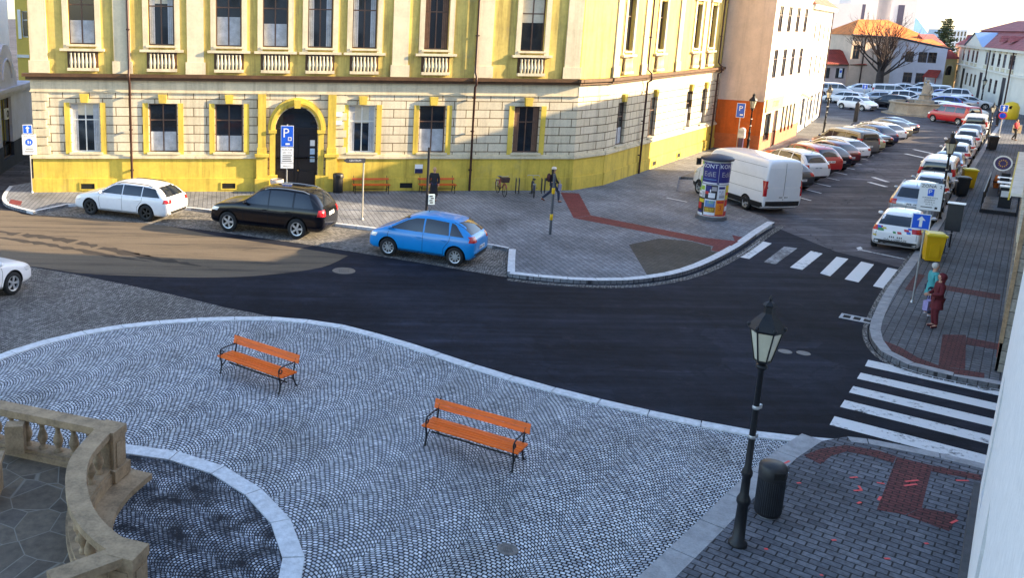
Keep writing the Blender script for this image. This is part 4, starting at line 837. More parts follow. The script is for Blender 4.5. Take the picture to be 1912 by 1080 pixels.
# ------------------------------------------------------------------ vehicles
def interp(k,x):
    if x<=k[0][0]: return k[0][1]
    for (a,b),(c,d) in zip(k,k[1:]):
        if x<=c: t=(x-a)/(c-a+1e-9); return b+(d-b)*t
    return k[-1][1]
KIND={
'estate':dict(L=4.86,W=1.86,wb=2.84,fo=.93,r=.335,belt=.94,top=[(0,.80),(.015,.98),(.05,1.10),(.105,1.34),(.15,1.42),(.3,1.475),(.46,1.485),(.56,1.44),(.62,1.34),(.725,1.02),(.77,.97),(.93,.84),(.98,.72),(1,.60)],
  win=[(.70,.475,.595,.475),(.465,.275,.465,.275),(.265,.085,.265,.15)],ws=(.715,.585),rw=(1.02,1.36,.40,.36),tl=(.78,.93),rail=(.18,.55)),
'hatch':dict(L=3.94,W=1.72,wb=2.47,fo=.80,r=.31,belt=.92,top=[(0,.78),(.02,1.0),(.06,1.12),(.13,1.37),(.22,1.47),(.42,1.52),(.55,1.49),(.66,1.36),(.81,1.03),(.86,.96),(.95,.84),(.985,.74),(1,.62)],
  win=[(.79,.475,.63,.475),(.46,.235,.46,.25),(.225,.10,.225,.19)],ws=(.80,.62),rw=(1.05,1.38,.38,.34),tl=(.82,1.0),rail=None),
'suv':dict(L=4.86,W=1.93,wb=2.915,fo=.86,r=.375,belt=1.08,top=[(0,.95),(.015,1.12),(.035,1.25),(.09,1.62),(.15,1.71),(.35,1.77),(.5,1.75),(.58,1.65),(.695,1.20),(.75,1.13),(.92,1.03),(.98,.90),(1,.72)],
  win=[(.68,.475,.575,.475),(.463,.265,.463,.265),(.25,.085,.25,.14)],ws=(.69,.575),rw=(1.20,1.60,.42,.37),tl=(.88,1.10),rail=(.14,.52)),
'sedan':dict(L=4.68,W=1.82,wb=2.75,fo=.90,r=.33,belt=.92,top=[(0,.78),(.015,.96),(.05,1.04),(.13,1.07),(.19,1.13),(.32,1.39),(.45,1.45),(.55,1.42),(.62,1.33),(.73,1.0),(.77,.95),(.93,.83),(.98,.71),(1,.6)],
  win=[(.71,.48,.585,.48),(.47,.25,.47,.315)],ws=(.72,.575),rw=(1.12,1.36,.38,.33),tl=(.80,.96),rail=None),
'van':dict(L=6.1,W=2.05,wb=3.95,fo=.86,r=.345,belt=1.32,top=[(0,2.30),(.006,2.44),(.03,2.5),(.5,2.53),(.70,2.51),(.755,2.40),(.86,1.62),(.885,1.46),(.95,1.28),(.985,1.02),(1,.72)],
  win=[(.865,.73,.80,.73)],ws=(.868,.775),rw=None,tl=(.85,1.55),rail=None),
'minivan':dict(L=4.5,W=1.84,wb=2.85,fo=.85,r=.325,belt=1.08,top=[(0,1.45),(.01,1.68),(.04,1.80),(.3,1.86),(.6,1.84),(.68,1.74),(.82,1.17),(.87,1.08),(.95,.96),(.985,.84),(1,.66)],
  win=[(.80,.56,.70,.56),(.545,.31,.545,.31),(.295,.06,.295,.075)],ws=(.815,.68),rw=(1.16,1.66,.42,.39),tl=(.95,1.35),rail=None)}
TYREM=None
ARCH=mat('arch_black',(.006,.006,.007),.9,0,.1,5)
def patch(bvh,p00,p10,p11,p01,dr,nu=8,nv=5,off=.006):
    """a skin laid on the body: bilinear quad of points cast along dr onto it"""
    ids={}; vs=[]; fs=[]; dr=Vector(dr).normalized()
    for j in range(nv+1):
        for i in range(nu+1):
            u,v=i/nu,j/nv
            q=(Vector(p00)*(1-u)+Vector(p10)*u)*(1-v)+(Vector(p01)*(1-u)+Vector(p11)*u)*v
            h,n,_,_=bvh.ray_cast(q-dr*6,dr)
            if h is None: continue
            if n.dot(dr)>0: n=-n
            ids[i,j]=len(vs); vs.append(h+n*off)
    flip=None
    for j in range(nv):
        for i in range(nu):
            k=[(i,j),(i+1,j),(i+1,j+1),(i,j+1)]
            if all(x in ids for x in k):
                f=tuple(ids[x] for x in k)
                a,b,c=(vs[f[0]],vs[f[1]],vs[f[2]])
                if (b-a).cross(c-a).dot(dr)>0: f=f[::-1]
                fs.append(f)
    return vs,fs
def carparts(kind):
    K=KIND[kind]; L_,W=K['L'],K['W']; X=lambda f:(f-.5)*L_
    fr=[0,.012,.04,.08,.12,.17,.22,.28,.34,.4,.46,.52,.57,.62,.67,.72,.76,.80,.84,.88,.92,.96,.985,1]
    van=kind in('van','minivan')
    wk=[(0,.93 if van else .86),(.02,.975 if van else .94),(.07,1.),(.84,1.),(.92,.965),(.97,.90),(1,.80)]
    verts=[];rings=[]
    rw=.84 if kind=='van' else (.80 if van else .72)
    for f in fr:
        top=interp(K['top'],f); hw=interp(wk,f)*W/2; belt=min(K['belt']+(.03 if f<.3 else 0),top-.035); bot=.20 if kind!='suv' else .26
        if f<.03: bot+=.12
        if f>.96: bot+=.05
        cab=min(1,max(0,(top-belt-.06)/.35)); rfw=hw*(.86*(1-cab)+rw*cab)
        mid=bot+(belt-bot)*.52
        half=[(0,bot),(.80*hw,bot),(.965*hw,bot+.07),(hw*.995,mid-.1),(hw,mid+.12),(.975*hw,belt-.07),(.945*hw,belt+.005),(rfw+.035*cab,top-.10*cab-.012),(rfw*.86,top-.028*cab-.003),(rfw*.45,top),(0,top+.008)]
        ring=[(y,z) for y,z in half]+[(-y,z) for y,z in half[-2:0:-1]]
        rings.append([len(verts)+i for i in range(len(ring))]); verts+=[(X(f),y,z) for y,z in ring]
    n=len(rings[0]); fs=[]
    for a,b in zip(rings,rings[1:]): fs+=[(a[i],a[(i+1)%n],b[(i+1)%n],b[i]) for i in range(n)]
    fs.append(tuple(rings[0][::-1])); fs.append(tuple(rings[-1]))
    me=bpy.data.meshes.new('car_shell'); me.from_pydata(verts,[],fs)
    bm_=bmesh.new(); bm_.from_mesh(me); bmesh.ops.recalc_face_normals(bm_,faces=bm_.faces); bm_.to_mesh(me); bm_.free()
    me=evalmesh(me,[('SUBSURF',dict(levels=2,render_levels=2))])
    bvh=BVHTree.FromPolygons([v.co for v in me.vertices],[tuple(p.vertices) for p in me.polygons])
    # wheel housings
    xf=L_/2-K['fo']; xr=xf-K['wb']; ra=K['r']+.065
    cut=MB()
    for x in(xf,xr):
        for s in(-1,1): cut.lathe([(ra,-.19),(ra,.19)],(x,s*(W/2-.06),K['r']),28,False,axis='Y')
    cme=cut.mesh('cutter',ARCH); bmc=bmesh.new(); bmc.from_mesh(cme); bmesh.ops.recalc_face_normals(bmc,faces=bmc.faces); bmc.to_mesh(cme); bmc.free()
    co=bpy.data.objects.new('cutter',cme); col.objects.link(co)
    me2=evalmesh(me,[('BOOLEAN',dict(object=co,operation='DIFFERENCE',solver='EXACT'))]); bpy.data.objects.remove(co)
    me2.materials.clear(); me2.materials.append(PAINT0); me2.materials.append(ARCH)
    for p in me2.polygons:
        c=p.center; a=0
        for x in(xf,xr):
            d=math.hypot(c.x-x,c.z-K['r'])
            if d<ra+.004 and abs(c.y)<W/2+.02 and abs(c.y)>W/2-.30 and (abs(d-ra)<.02 or abs(p.normal.y)>.9): 
                if abs(d-ra)<.02 and abs(p.normal.y)<.5 or d<ra-.02: a=1
        p.material_index=a; p.use_smooth=(a==0)
    try: me2.set_sharp_from_angle(angle=R(40))
    except Exception: pass
    out={'body':me2}
    tp=lambda f: interp(K['top'],f)
    def add(name,lst,m,smooth=True):
        mb=MB()
        for vs,f in lst: mb.add(vs,f,smooth)
        out[name]=(mb.mesh(name,m))
    def side(xb0,xb1,xt0,xt1,zb,zt,s,nu=8,nv=5,off=.006):
        return patch(bvh,(xb0,0,zb),(xb1,0,zb),(xt1,0,zt(xt1) if callable(zt) else zt),(xt0,0,zt(xt0) if callable(zt) else zt),(0,-s,0),nu,nv,off)
    zb=K['belt']+.05
    for s,nm in((1,'left'),(-1,'right')):
        ls=[]
        for (a,b,c,d) in K['win']:
            m_=.33 if kind=='van' else .115
            nn=6
            for i in range(nn):   # sliced so that the top edge follows the roof line
                u0,u1=i/nn,(i+1)/nn; ls.append(side(X(a+(b-a)*u0),X(a+(b-a)*u1),X(c+(d-c)*u0),X(c+(d-c)*u1),zb,lambda x:(tp(x/L_+.5)-m_) if kind!='van' else min(tp(x/L_+.5)-.2,2.05),s,2,4))
        add('side_window_'+nm,ls,CARGL)
    a,b=K['ws']; hw0,hw1=W*.395,W*.325
    z0,z1=tp(a)+.045,tp(b)-.045
    dn=Vector((-1,0,-.55)).normalized()
    def fpt(x,y,z): return (x,y,z)
    add('windscreen',[patch(bvh,(X(a),-hw0,z0),(X(a),hw0,z0),(X(b),hw1,z1),(X(b),-hw1,z1),(-1,0,-.001),10,6)],CARGL)
    if K['rw']:
        z0,z1,a,b=K['rw']; add('rear_window',[patch(bvh,(0,-a*W,z0),(0,a*W,z0),(0,b*W,z1),(0,-b*W,z1),(1,0,0),10,5)],CARGL)
    elif kind=='van':
        add('rear_door_panels',[patch(bvh,(0,-.84,1.28),(0,-.05,1.28),(0,-.05,2.12),(0,-.80,2.12),(1,0,0),4,4,.010),patch(bvh,(0,.05,1.28),(0,.84,1.28),(0,.80,2.12),(0,.05,2.12),(1,0,0),4,4,.010),patch(bvh,(0,-.84,.72),(0,-.05,.72),(0,-.05,1.2),(0,-.84,1.2),(1,0,0),4,4,.010),patch(bvh,(0,.05,.72),(0,.84,.72),(0,.84,1.2),(0,.05,1.2),(1,0,0),4,4,.010)],mat('paint_van_panel',(.70,.71,.74),.35,0,.04,1,0,.5))
    t0,t1=K['tl']
    for s,nm in((1,'left'),(-1,'right')):
        y0,y1=(.30*W,.485*W) if kind not in('van','minivan') else (.42*W,.49*W)
        if kind=='suv': y0=.33*W
        l=[patch(bvh,(-L_/2,s*y0,t0),(-L_/2,s*y1,t0),(-L_/2,s*y1,t1),(-L_/2,s*y0,t1),(1,-s*.25,0),5,4,.008),side(X(.0),X(.055 if not van else .015),X(0),X(.045 if not van else .015),t0,t1,s,4,4,.008)]
        add('tail_light_'+nm,l,REDL)
        zh=tp(.965)-.10; l=[patch(bvh,(L_/2,s*.27*W,zh-.12),(L_/2,s*.44*W,zh-.10),(L_/2,s*.44*W,zh+.05),(L_/2,s*.30*W,zh+.01),(-1,-s*.3,-.15),5,4,.008),side(X(.92),X(.975),X(.90),X(.965),zh-.06,zh+.06,s,4,3,.008)]
        add('headlight_'+nm,l,WHL)
    zg=tp(.985)-.22
    add('grille',[patch(bvh,(L_/2,-.25*W,zg-.1),(L_/2,.25*W,zg-.1),(L_/2,.28*W,zg+.06),(L_/2,-.28*W,zg+.06),(-1,0,0),6,3,.008),patch(bvh,(L_/2,-.34*W,.30),(L_/2,.34*W,.30),(L_/2,.34*W,.40),(L_/2,-.34*W,.40),(-1,0,0),6,3,.008)],BLKP)
    zp=.70 if kind in('sedan','suv','estate') else (.55 if kind=='hatch' else .74)
    if kind=='suv': zp=.86
    if kind=='estate': zp=.72
    pv,pf=patch(bvh,(0,-.27,zp),(0,.27,zp),(0,.27,zp+.12),(0,-.27,zp+.12),(1,0,0),4,2,.014)
    mbp=MB(); mbp.add(pv,pf); xs=min((v.x for v in pv),default=-L_/2)
    mbp.cur=1
    for i in range(7):
        if i==3: continue
        y=.20-.066*i; vv,ff=patch(bvh,(0,y-.019,zp+.03),(0,y+.019,zp+.03),(0,y+.019,zp+.09),(0,y-.019,zp+.09),(1,0,0),1,1,.017); mbp.add(vv,ff)
    out['number_plate']=mbp.mesh('number_plate',[PLATE,INK])
    add('bumper_trim',[patch(bvh,(0,-.42*W,.30),(0,.42*W,.30),(0,.42*W,.46 if kind!='van' else .62),(0,-.42*W,.46 if kind!='van' else .62),(1,0,0),8,3,.008)]+([side(X(.02),X(.98),X(.02),X(.98),.30,.56,s,30,3,.01) for s in(1,-1)] if kind=='van' else [side(X(.26),X(.74),X(.26),X(.74),.25,.31,s,12,1,.007) for s in (1,-1)]),BLKP)
    # panel gaps and handles
    l=[]
    bp=K['win'][0][1]-.005; ap=K['win'][0][0]+.005
    for s in(1,-1):
        lines=[[(X(bp),K['belt']+.02),(X(bp),.34)]]
        lines.append([(X(ap)-.02,K['belt']+.02),(X(ap)+.03,.75),(X(ap)-.03,.34)])
        if len(K['win'])>1: e=K['win'][1][1]-.012; lines.append([(X(e),K['belt']+.02),(X(e)+.02,.80),(max(X(e)+.1,xr+ra+.04),.55),(max(X(e)+.12,xr+ra+.06),.34)]); lines.append([(X(ap)-.02,.335),(max(X(e)+.12,xr+ra+.06),.335)])
        if kind=='van': lines+= [[(X(.70),2.15),(X(.70),.60)],[(X(.45),2.15),(X(.45),.60)],[(X(.03),1.62),(X(.70),1.62)],[(X(.03),1.05),(X(.70),1.05)],[(X(.03),2.16),(X(.70),2.16)],[(X(ap)-.02,1.3),(X(ap)-.02,.6)]]
        for ln in lines:
            for (x0,z0),(x1,z1) in zip(ln,ln[1:]):
                d=V(x1-x0,0,z1-z0).normalized(); nn=V(-d.z,0,d.x)*.006; k=max(2,int(math.hypot(x1-x0,z1-z0)/.12))
                p0,p1=V(x0,0,z0),V(x1,0,z1); l.append(patch(bvh,p0-nn,p1-nn,p1+nn,p0+nn,(0,-s,0),k,1,.004))
    if kind=='van':
        for y in (0,): l.append(patch(bvh,(0,-.008,.66),(0,.008,.66),(0,.008,2.35),(0,-.008,2.35),(1,0,0),1,8,.006))
    else: l+= [patch(bvh,(0,s*.40*W-.006,.55),(0,s*.40*W+.006,.55),(0,s*.39*W+.006,zb),(0,s*.39*W-.006,zb),(1,0,0),1,4,.004) for s in (1,-1)]
    add('panel_gap',l,ARCH)
    for s in(1,-1):
        for x in ([X(bp)+.14]+([X(K['win'][1][1])+.16] if len(K['win'])>1 else [])):
            h,nn,_,_=bvh.ray_cast(V(x,s*6,K['belt']-.12),V(0,-s,0))
            if h: mb=MB(); mb.box((h.x,h.y+s*.018,h.z),(.17,.035,.026)); out['door_handle#%d'%len(out)]=mb.mesh('door_handle',PAINT0)
    for s,nm in((1,'left'),(-1,'right')):
        mb=MB(); x=X(K['win'][0][0]-.02); z=K['belt']+.10
        if kind=='van': mb.box((x+.05,s*(W/2+.14),z+.25),(.1,.22,.34))
        else: mb.ball((x,s*(W/2+.09),z),.1,6,(.75,1.05,.72)); mb.box((x,s*(W/2-.02),z-.04),(.07,.14,.03))
        out['mirror_'+nm]=mb.mesh('mirror',PAINT0 if kind not in('van',) else BLKP)
    if K['rail']:
        mb=MB(); a,b=K['rail']
        for s in(1,-1):
            pts=[]
            for i in range(9):
                f=a+(b-a)*i/8; h,nn,_,_=bvh.ray_cast(V(X(f),s*W*.335,5),V(0,0,-1)); pts.append(h+V(0,0,.045 if 0<i<8 else .0))
            mb.tube(pts,.016,6)
        out['roof_rail']=mb.mesh('roof_rail',STEEL if kind=='suv' else BLKP)
    h,nn,_,_=bvh.ray_cast(V(X(.14 if kind!='hatch' else .5),0,5),V(0,0,-1))
    mb=MB(); mb.tube([h,h+V(-.09,0,.16)],[.012,.004],5); out['antenna']=mb.mesh('antenna',BLKP)
    out['wheels']=[(xf,1),(xf,-1),(xr,1),(xr,-1)]
    return out
PAINT0=paintm('white',(.76,.76,.78))
def wheelmesh(r,spokes,name,m):
    ty=MB(); w=.10; ty.lathe([(r*.66,-w+.012),(r*.93,-w),(r,-w*.7),(r,w*.7),(r*.93,w),(r*.66,w-.012)],(0,0,0),26,True,axis='Y',cap=False); tyre=ty.mesh('tyre',RUB)
    ri=MB(); R_=r*.66
    ri.lathe([(R_,-.085),(R_,.088),(R_*.90,.080),(R_*.88,.02)],(0,0,0),26,False,axis='Y',cap=False); ri.cur=1; ri.lathe([(1e-4,.018),(R_*.89,.018)],(0,0,0),20,False,axis='Y'); ri.cur=0
    ri.lathe([(1e-4,.075),(R_*.16,.075),(R_*.2,.03)],(0,0,0),10,False,axis='Y')
    for i in range(spokes):
        a=2*PI*i/spokes; d=V(cos(a),0,sin(a)); t=V(-sin(a),0,cos(a)); w0,w1=R_*.13,(R_*.17 if spokes<7 else R_*.085)
        q=[d*R_*.1-t*w0,d*R_*.1+t*w0,d*R_*.93+t*w1,d*R_*.93-t*w1]; y=V(0,-.066,0); y2=V(0,-.035,0)
        vs=[p+y for p in q]+[p+y2 for p in q]; ri.add(vs,[(0,1,2,3),(7,6,5,4),(0,4,5,1),(1,5,6,2),(2,6,7,3),(3,7,4,0)])
    return tyre,ri.mesh('rim',[m,ARCH])
CARS={}; RIMS={}
def getrim(r,sp,black):
    k=(r,sp,black)
    if k not in RIMS: RIMS[k]=wheelmesh(r,sp,'rim',BLKP if black else ALLOY)
    return RIMS[k]
def car(kind,paint,loc,heading,label,cat='car',group=None,spokes=5,blackrim=False,lite=False,name=None,steer=0.,skip=()):
    """a vehicle of its own: an empty on the ground and one object per part (meshes shared between copies)"""
    if kind not in CARS: CARS[kind]=carparts(kind)
    pr=CARS[kind]; K=KIND[kind]; nm=name or {'estate':'estate_car','hatch':'hatchback','suv':'sport_utility_car','sedan':'saloon_car','van':'delivery_van','minivan':'minivan'}[kind]
    t=thing(nm,(loc[0],loc[1],loc[2]),label,cat,heading,group)
    for k,me in pr.items():
        if k=='wheels' or k in skip: continue
        if lite and k.split('#')[0] in('panel_gap','door_handle','antenna','roof_rail','bumper_trim'): continue
        pn=k.split('#')[0].replace('_left','').replace('_right','')
        o=bpy.data.objects.new(pn,me); col.objects.link(o); o.parent=t
        if k=='body' or k.startswith('door_handle') or (k.startswith('mirror') and kind!='van'):
            if k=='body' or me.materials[0]==PAINT0: o.material_slots[0].link='OBJECT'; o.material_slots[0].material=paint
    ty,ri=getrim(K['r'],spokes,blackrim)
    for i,(x,s) in enumerate(pr['wheels']):
        o=bpy.data.objects.new('wheel',ty); col.objects.link(o); o.parent=t; o.location=(x,s*(K['W']/2-.105),K['r']); o.rotation_euler=(0,0,(PI if s>0 else 0)+(steer if i<2 else 0))
        c=bpy.data.objects.new('rim',ri); col.objects.link(c); c.parent=o
    return t
def place(kind,front,rear,side=1):
    """centre and heading of a car from the ground points of the two wheels on one side (side=+1: its left wheels)"""
    K=KIND[kind]; d=(front-rear); d.z=0; d.normalize(); h=math.atan2(d.y,d.x); left=V(-d.y,d.x,0)
    m=(front+rear)/2; xf=K['L']/2-K['fo']; c=m-d*(xf-K['wb']/2)-left*side*(K['W']/2-.05); return V(c.x,c.y,.0),h
c,h=place('estate',P(178,403),P(264,413)); c.z=.012
e_=car('estate',PAINT0,c,h,'white estate car with black wheels parked in front of the yellow corner building','car',None,5,True); e_.scale=(1.01,1.0,1.08)
c,h=place('suv',P(428,433),P(553,447)); c.z=.012
e_=car('suv',paintm('black',(.003,.003,.006)),c,h,'black sport utility car with five spoke alloy wheels parked before the arched door','car',None,5); e_.scale=(1.05,1.03,1.13)
c,h=place('hatch',P(722,478),P(851,498)); c.z=.012
e_=car('hatch',paintm('blue',(.002,.235,.62)),c,h,'bright blue hatchback parked at the end of the cobbled bay','car',None,9,steer=.12); e_.scale=(1.07,1.04,1.13)
# white saloon leaving the picture on the left
c=P(-84,566); e_=car('sedan',PAINT0,(c.x,c.y,.012),R(62),'white saloon half out of the picture at the left edge','car',None,5); e_.scale=(1.03,1.03,1.12)
c,h=place('van',P(1302,364),P(1399,393)); c.z=.012
vn=car('van',PAINT0,c+V(.02,.12,0),h-R(5),'tall white delivery van parked behind the advertising column','van',None,5); vn.scale=(1,1.02,1.05)
# slanted row on the left of the street
GR='cars parked at an angle along the left of the street'
row=[('hatch',paintm('graphite',(.035,.04,.05)),53.0,'dark grey hatchback squeezed in right beside the white van'),('suv',PAINT0,56.2,'white sport utility car with red tail lights second from the van'),('suv',paintm('red',(.42,.012,.015)),59.5,'bright red sport utility car in the slanted row'),
('hatch',paintm('night',(.010,.012,.025)),62.3,'near black hatchback just behind the bright red car'),('hatch',paintm('maroon',(.13,.012,.02)),64.9,'dark maroon hatchback in the slanted row'),('estate',PAINT0,67.6,'white estate car in the middle of the slanted row'),
('minivan',paintm('grey',(.11,.11,.12)),70.6,'dark grey people carrier in the slanted row'),('hatch',paintm('beige',(.42,.40,.24)),73.1,'pale beige hatchback half hidden by the grey people carrier'),('sedan',paintm('black',(0,0,0)),75.8,'black saloon with bright red tail light in the slanted row'),
('hatch',paintm('deepblue',(.012,.02,.10)),78.6,'dark blue hatchback next to the black saloon'),('estate',PAINT0,81.6,'white estate car near the far end of the slanted row'),('hatch',paintm('graphite',(0,0,0)),84.6,'dark grey hatchback second from the far end of the slanted row'),('sedan',paintm('night',(0,0,0)),88.0,'near black saloon last in the slanted row by the fountain')]
hd=Vector((head.x,head.y,0)).normalized(); ha=math.atan2(hd.y,hd.x)
for i,(k,p,t,lab) in enumerate(row):
    tail=TN(t,-9.0+.045*(t-53)); c=tail+hd*KIND[k]['L']/2; car(k,p,(c.x,c.y,.004),ha+random.uniform(-.03,.03),lab,'car',GR,random.choice((5,7,9)),False)
# row parked along the right kerb, seen from behind
GR2='cars parked along the right kerb'
row=[('hatch',PAINT0,41.3,'white patrol style hatchback with coloured stickers nearest the far crossing'),('suv',paintm('silver',(.42,.45,.50),.6),47.9,'silver sport utility car behind the ZONA parking sign'),('hatch',paintm('palesilver',(.55,.58,.62),.5),53.6,'pale silver hatchback in the right kerb row'),('minivan',PAINT0,58.6,'white minivan with red tail lights beside the lamp head'),
('sedan',paintm('deepblue',(0,0,0)),64.4,'dark blue saloon opposite the black bins'),('hatch',PAINT0,70.2,'white hatchback behind the dark blue saloon'),('estate',PAINT0,75.4,'white estate car ahead of the white hatchback'),('hatch',PAINT0,81.2,'white hatchback third from the far end of the right kerb row'),('sedan',paintm('night',(0,0,0)),86.0,'dark saloon second from the far end of the right kerb row'),('minivan',PAINT0,92.0,'white minivan at the far end of the right kerb row')]
pol=None
for i,(k,p,t,lab) in enumerate(row):
    K=KIND[k]; c=TN(t-.5+K['L']/2,-3.28-K['W']/2+.75); o=car(k,p,(c.x,c.y,.004),SA+random.uniform(-.02,.02),lab,'car',GR2,5)
    if i==0: pol=o
# stickers and lettering on the nearest of them
mb=MB(); bx=[('hatch',)]; bvh=BVHTree.FromPolygons([v.co for v in CARS['hatch']['body'].vertices],[tuple(p.vertices) for p in CARS['hatch']['body'].polygons])
STK=[mat('sticker_'+n,c,.4,0,.05) for n,c in (('green',(.03,.22,.06)),('blue',(.02,.12,.5)),('red',(.5,.03,.05)),('yellow',(.6,.45,.03)))]
for (y,z,w_,h_,mi) in ((.52,.86,.20,.10,0),(.58,.95,.12,.08,1),(.40,.92,.12,.06,3),(-.34,.92,.16,.08,2),(-.44,.98,.12,.07,1),(-.42,.84,.14,.1,1),(-.12,.80,.14,.09,2),(.05,.80,.1,.08,0),(.7,.62,.12,.06,3)):
    mb.cur=mi; vv,ff=patch(bvh,(0,y-w_/2,z-h_/2),(0,y+w_/2,z-h_/2),(0,y+w_/2+.03,z+h_/2),(0,y-w_/2+.03,z+h_/2),(1,0,0),3,2,.012); mb.add(vv,ff)
mb.build('stickers',STK,pol)
mb=MB(); text(mb,'DAL v OBRAZE',.115,Matrix.Translation((-KIND['hatch']['L']/2-.035,0,.50))@Matrix.Rotation(-PI/2,4,'Z')@FR); mb.build('lettering',INK,pol)
# the crowded square
GR3='cars crowded on the far square'
SQ=[('minivan',PAINT0,1556,180,-18,'white minivan at the left end of the crowded square'),('estate',PAINT0,1577,193,125,'white estate car with yellow lit bumper left of the dark off-roader'),('hatch',PAINT0,1603,176,165,'white hatchback seen side on below the low red roof'),('sedan',paintm('deepblue',(0,0,0)),1632,176,160,'dark blue saloon beside the bare tree trunk'),
('hatch',PAINT0,1600,205,-70,'small white hatchback facing the street left of the dark off-roader'),('estate',paintm('silver',(0,0,0)),1632,193,165,'silver estate car behind the dark off-roader'),('suv',paintm('black',(0,0,0)),1655,205,125,'black off-roader with red tail light left of the fountain'),('minivan',PAINT0,1662,183,-25,'white minibus facing right under the bare tree'),
('hatch',PAINT0,1689,176,-30,'white hatchback far back near the shaded museum wing'),('suv',PAINT0,1694,196,-25,'white car with dark wheel arch behind the fountain'),('hatch',paintm('palesilver',(0,0,0)),1712,184,-28,'silver hatchback in the second line of the square'),('minivan',PAINT0,1735,184,150,'white minivan below the red porch roof'),
('sedan',paintm('blue2',(.02,.05,.30)),1752,187,150,'blue saloon below the gatehouse'),('suv',PAINT0,1770,190,150,'white sport utility car at the back right of the square'),('hatch',PAINT0,1717,198,150,'white hatchback hidden behind the fountain figure'),('hatch',paintm('palesilver',(0,0,0)),1740,200,-28,'silver hatchback right of the fountain figure'),
('hatch',paintm('blue2',(0,0,0)),1757,203,150,'blue hatchback in the front line of the square'),('sedan',paintm('silver',(0,0,0)),1778,203,150,'silver saloon in the front line of the square'),('estate',PAINT0,1806,202,-30,'white estate car at the right end of the square'),('hatch',PAINT0,1745,214,150,'white hatchback just behind the fountain rim'),
('estate',PAINT0,1790,219,-30,'white estate car behind the red and black van'),('sedan',paintm('night',(0,0,0)),1700,208,165,'low dark saloon just left of the fountain basin'),('hatch',PAINT0,1719,173,160,'white hatchback at the foot of the shaded museum wing')]
for k,p,x,y,a,lab in SQ:
    c=P(x,y); car(k,p,(c.x,c.y,.0),R(a)+random.uniform(-.05,.05),lab,'car',GR3,5,lite=True)
c=P(1778,230); rv=car('minivan',paintm('red',(0,0,0)),(c.x,c.y,0),R(100),'bright red small van parked beside the fountain','van',None,5,lite=True)
# ------------------------------------------------------------------ street furniture
def woodmat(name,c):
    m,nt,b=newmat(name); mp=N(nt,'ShaderNodeMapping'); mp.inputs['Scale'].default_value=(1.2,22,22); L(nt,objc(nt),mp.inputs['Vector']); n=noise_(nt,mp.outputs[0],1.5,6,.7); n2=noise_(nt,objc(nt),2.5,5,.7)
    cc=ramp(nt,n,[(.3,tuple(x*.55 for x in c)),(.55,c),(.75,(min(1,c[0]*1.1),c[1]*1.35,c[2]*2))]); cc=mixc(nt,ramp(nt,n2,[(.55,(0,0,0)),(.75,(.5,.5,.5))]),cc,(c[0]*.5,c[1]*.6,c[2]*.6)); L(nt,cc,b.inputs['Base Color']); b.inputs['Roughness'].default_value=.5; bump(nt,b,n,.3,.004); return m
WOOD=woodmat('orange_wood',(.90,.145,.003)); WOODR=woodmat('red_wood',(.62,.095,.008))
def bench(loc,rz,L_,label,group,wood,arms=True,h=.82):
    """local x along the seat, front towards -y"""
    t=thing('bench',loc,label,'bench',rz,group)
    mb=MB()
    for i in range(5): mb.box((0,-.26+.115*i,.435-.006*i),(L_,.084,.035))
    mb.build('seat',wood,t)
    mb=MB(); Mx=Matrix.Rotation(R(-14),4,'X')
    for i in range(2 if arms else 1): mb.box((0,.30+.024*i,.66+.105*i),(L_,.032,.098),0,1,Mx)
    mb.build('backrest',wood,t)
    for s in(-1,1):
        x=s*(L_/2-.10); mb=MB()
        mb.tube([(x,-.31,0),(x,-.28,.06),(x,-.25,.22),(x,-.29,.40),(x,-.30,.43)],[.028,.018,.02,.024,.02],7)
        mb.tube([(x,.36,0),(x,.30,.08),(x,.22,.26),(x,.24,.43),(x,.29,.62),(x,.345,h+.03)],[.028,.018,.022,.022,.018,.016],7)
        mb.tube([(x,-.30,.405),(x,-.05,.385),(x,.24,.40)],.02,6)
        mb.tube([(x,-.25,.20),(x,-.08,.30),(x,.08,.30),(x,.22,.22)],.014,6)
        if arms:
            mb.tube(spline([(x,.27,.63),(x,.10,.64),(x,-.18,.645),(x,-.30,.60),(x,-.30,.52),(x,-.22,.50),(x,-.19,.55),(x,-.23,.58)],4),.016,6)
            mb.tube([(x,-.29,.42),(x,-.31,.50),(x,-.27,.60)],.013,6)
        mb.build('side_frame',IRON,t)
    mb=MB(); mb.box((0,0,.20),(L_-.2,.02,.03)); mb.build('tie_bar',IRON,t)
    return t
GB='orange benches on the setts'
a=R(-33.2); 
def benchat(p0,p1,label):   # feet of the two front legs
    A,B=P(*p0),P(*p1); d=B-A; rz=math.atan2(d.y,d.x); c=(A+B)/2+V(-sin(rz),cos(rz),0)*.31; return bench((c.x,c.y,.013),rz,d.length+.2,label,GB,WOOD)
benchat((411,699),(520,738),'orange slatted bench on the setts nearer the curving white kerb, left of the other one')
benchat((793,835),(955,885),'orange slatted bench in the middle of the setts, nearer the viewer')
A=P(648,351,PZ); B=P(730,351,PZ); GB2='benches against the yellow front'
def onfront(px,d):
    u=loc_u(px,345,YA,YC)[0]; w=(YC-YA).normalized(); q=YA+w*u+V(w.y,-w.x,0)*d; return V(q.x,q.y,PZ)
fd=R(6.7)
for x0,x1,lab in ((648,730,'red-orange bench against the yellow wall beside the black bin'),(770,852,'red-orange bench against the yellow wall behind the woman in the long black coat')):
    A=P(x0,353,PZ); B=P(x1,353,PZ); c=(A+B)/2+V(-sin(fd),cos(fd),0)*.1; u=loc_u((x0+x1)/2,345,YA,YC)[0]; c=onfront((x0+x1)/2,.62); bench((c.x,c.y,PZ),fd,1.9+0*u,lab,GB2,WOODR,False,.80)
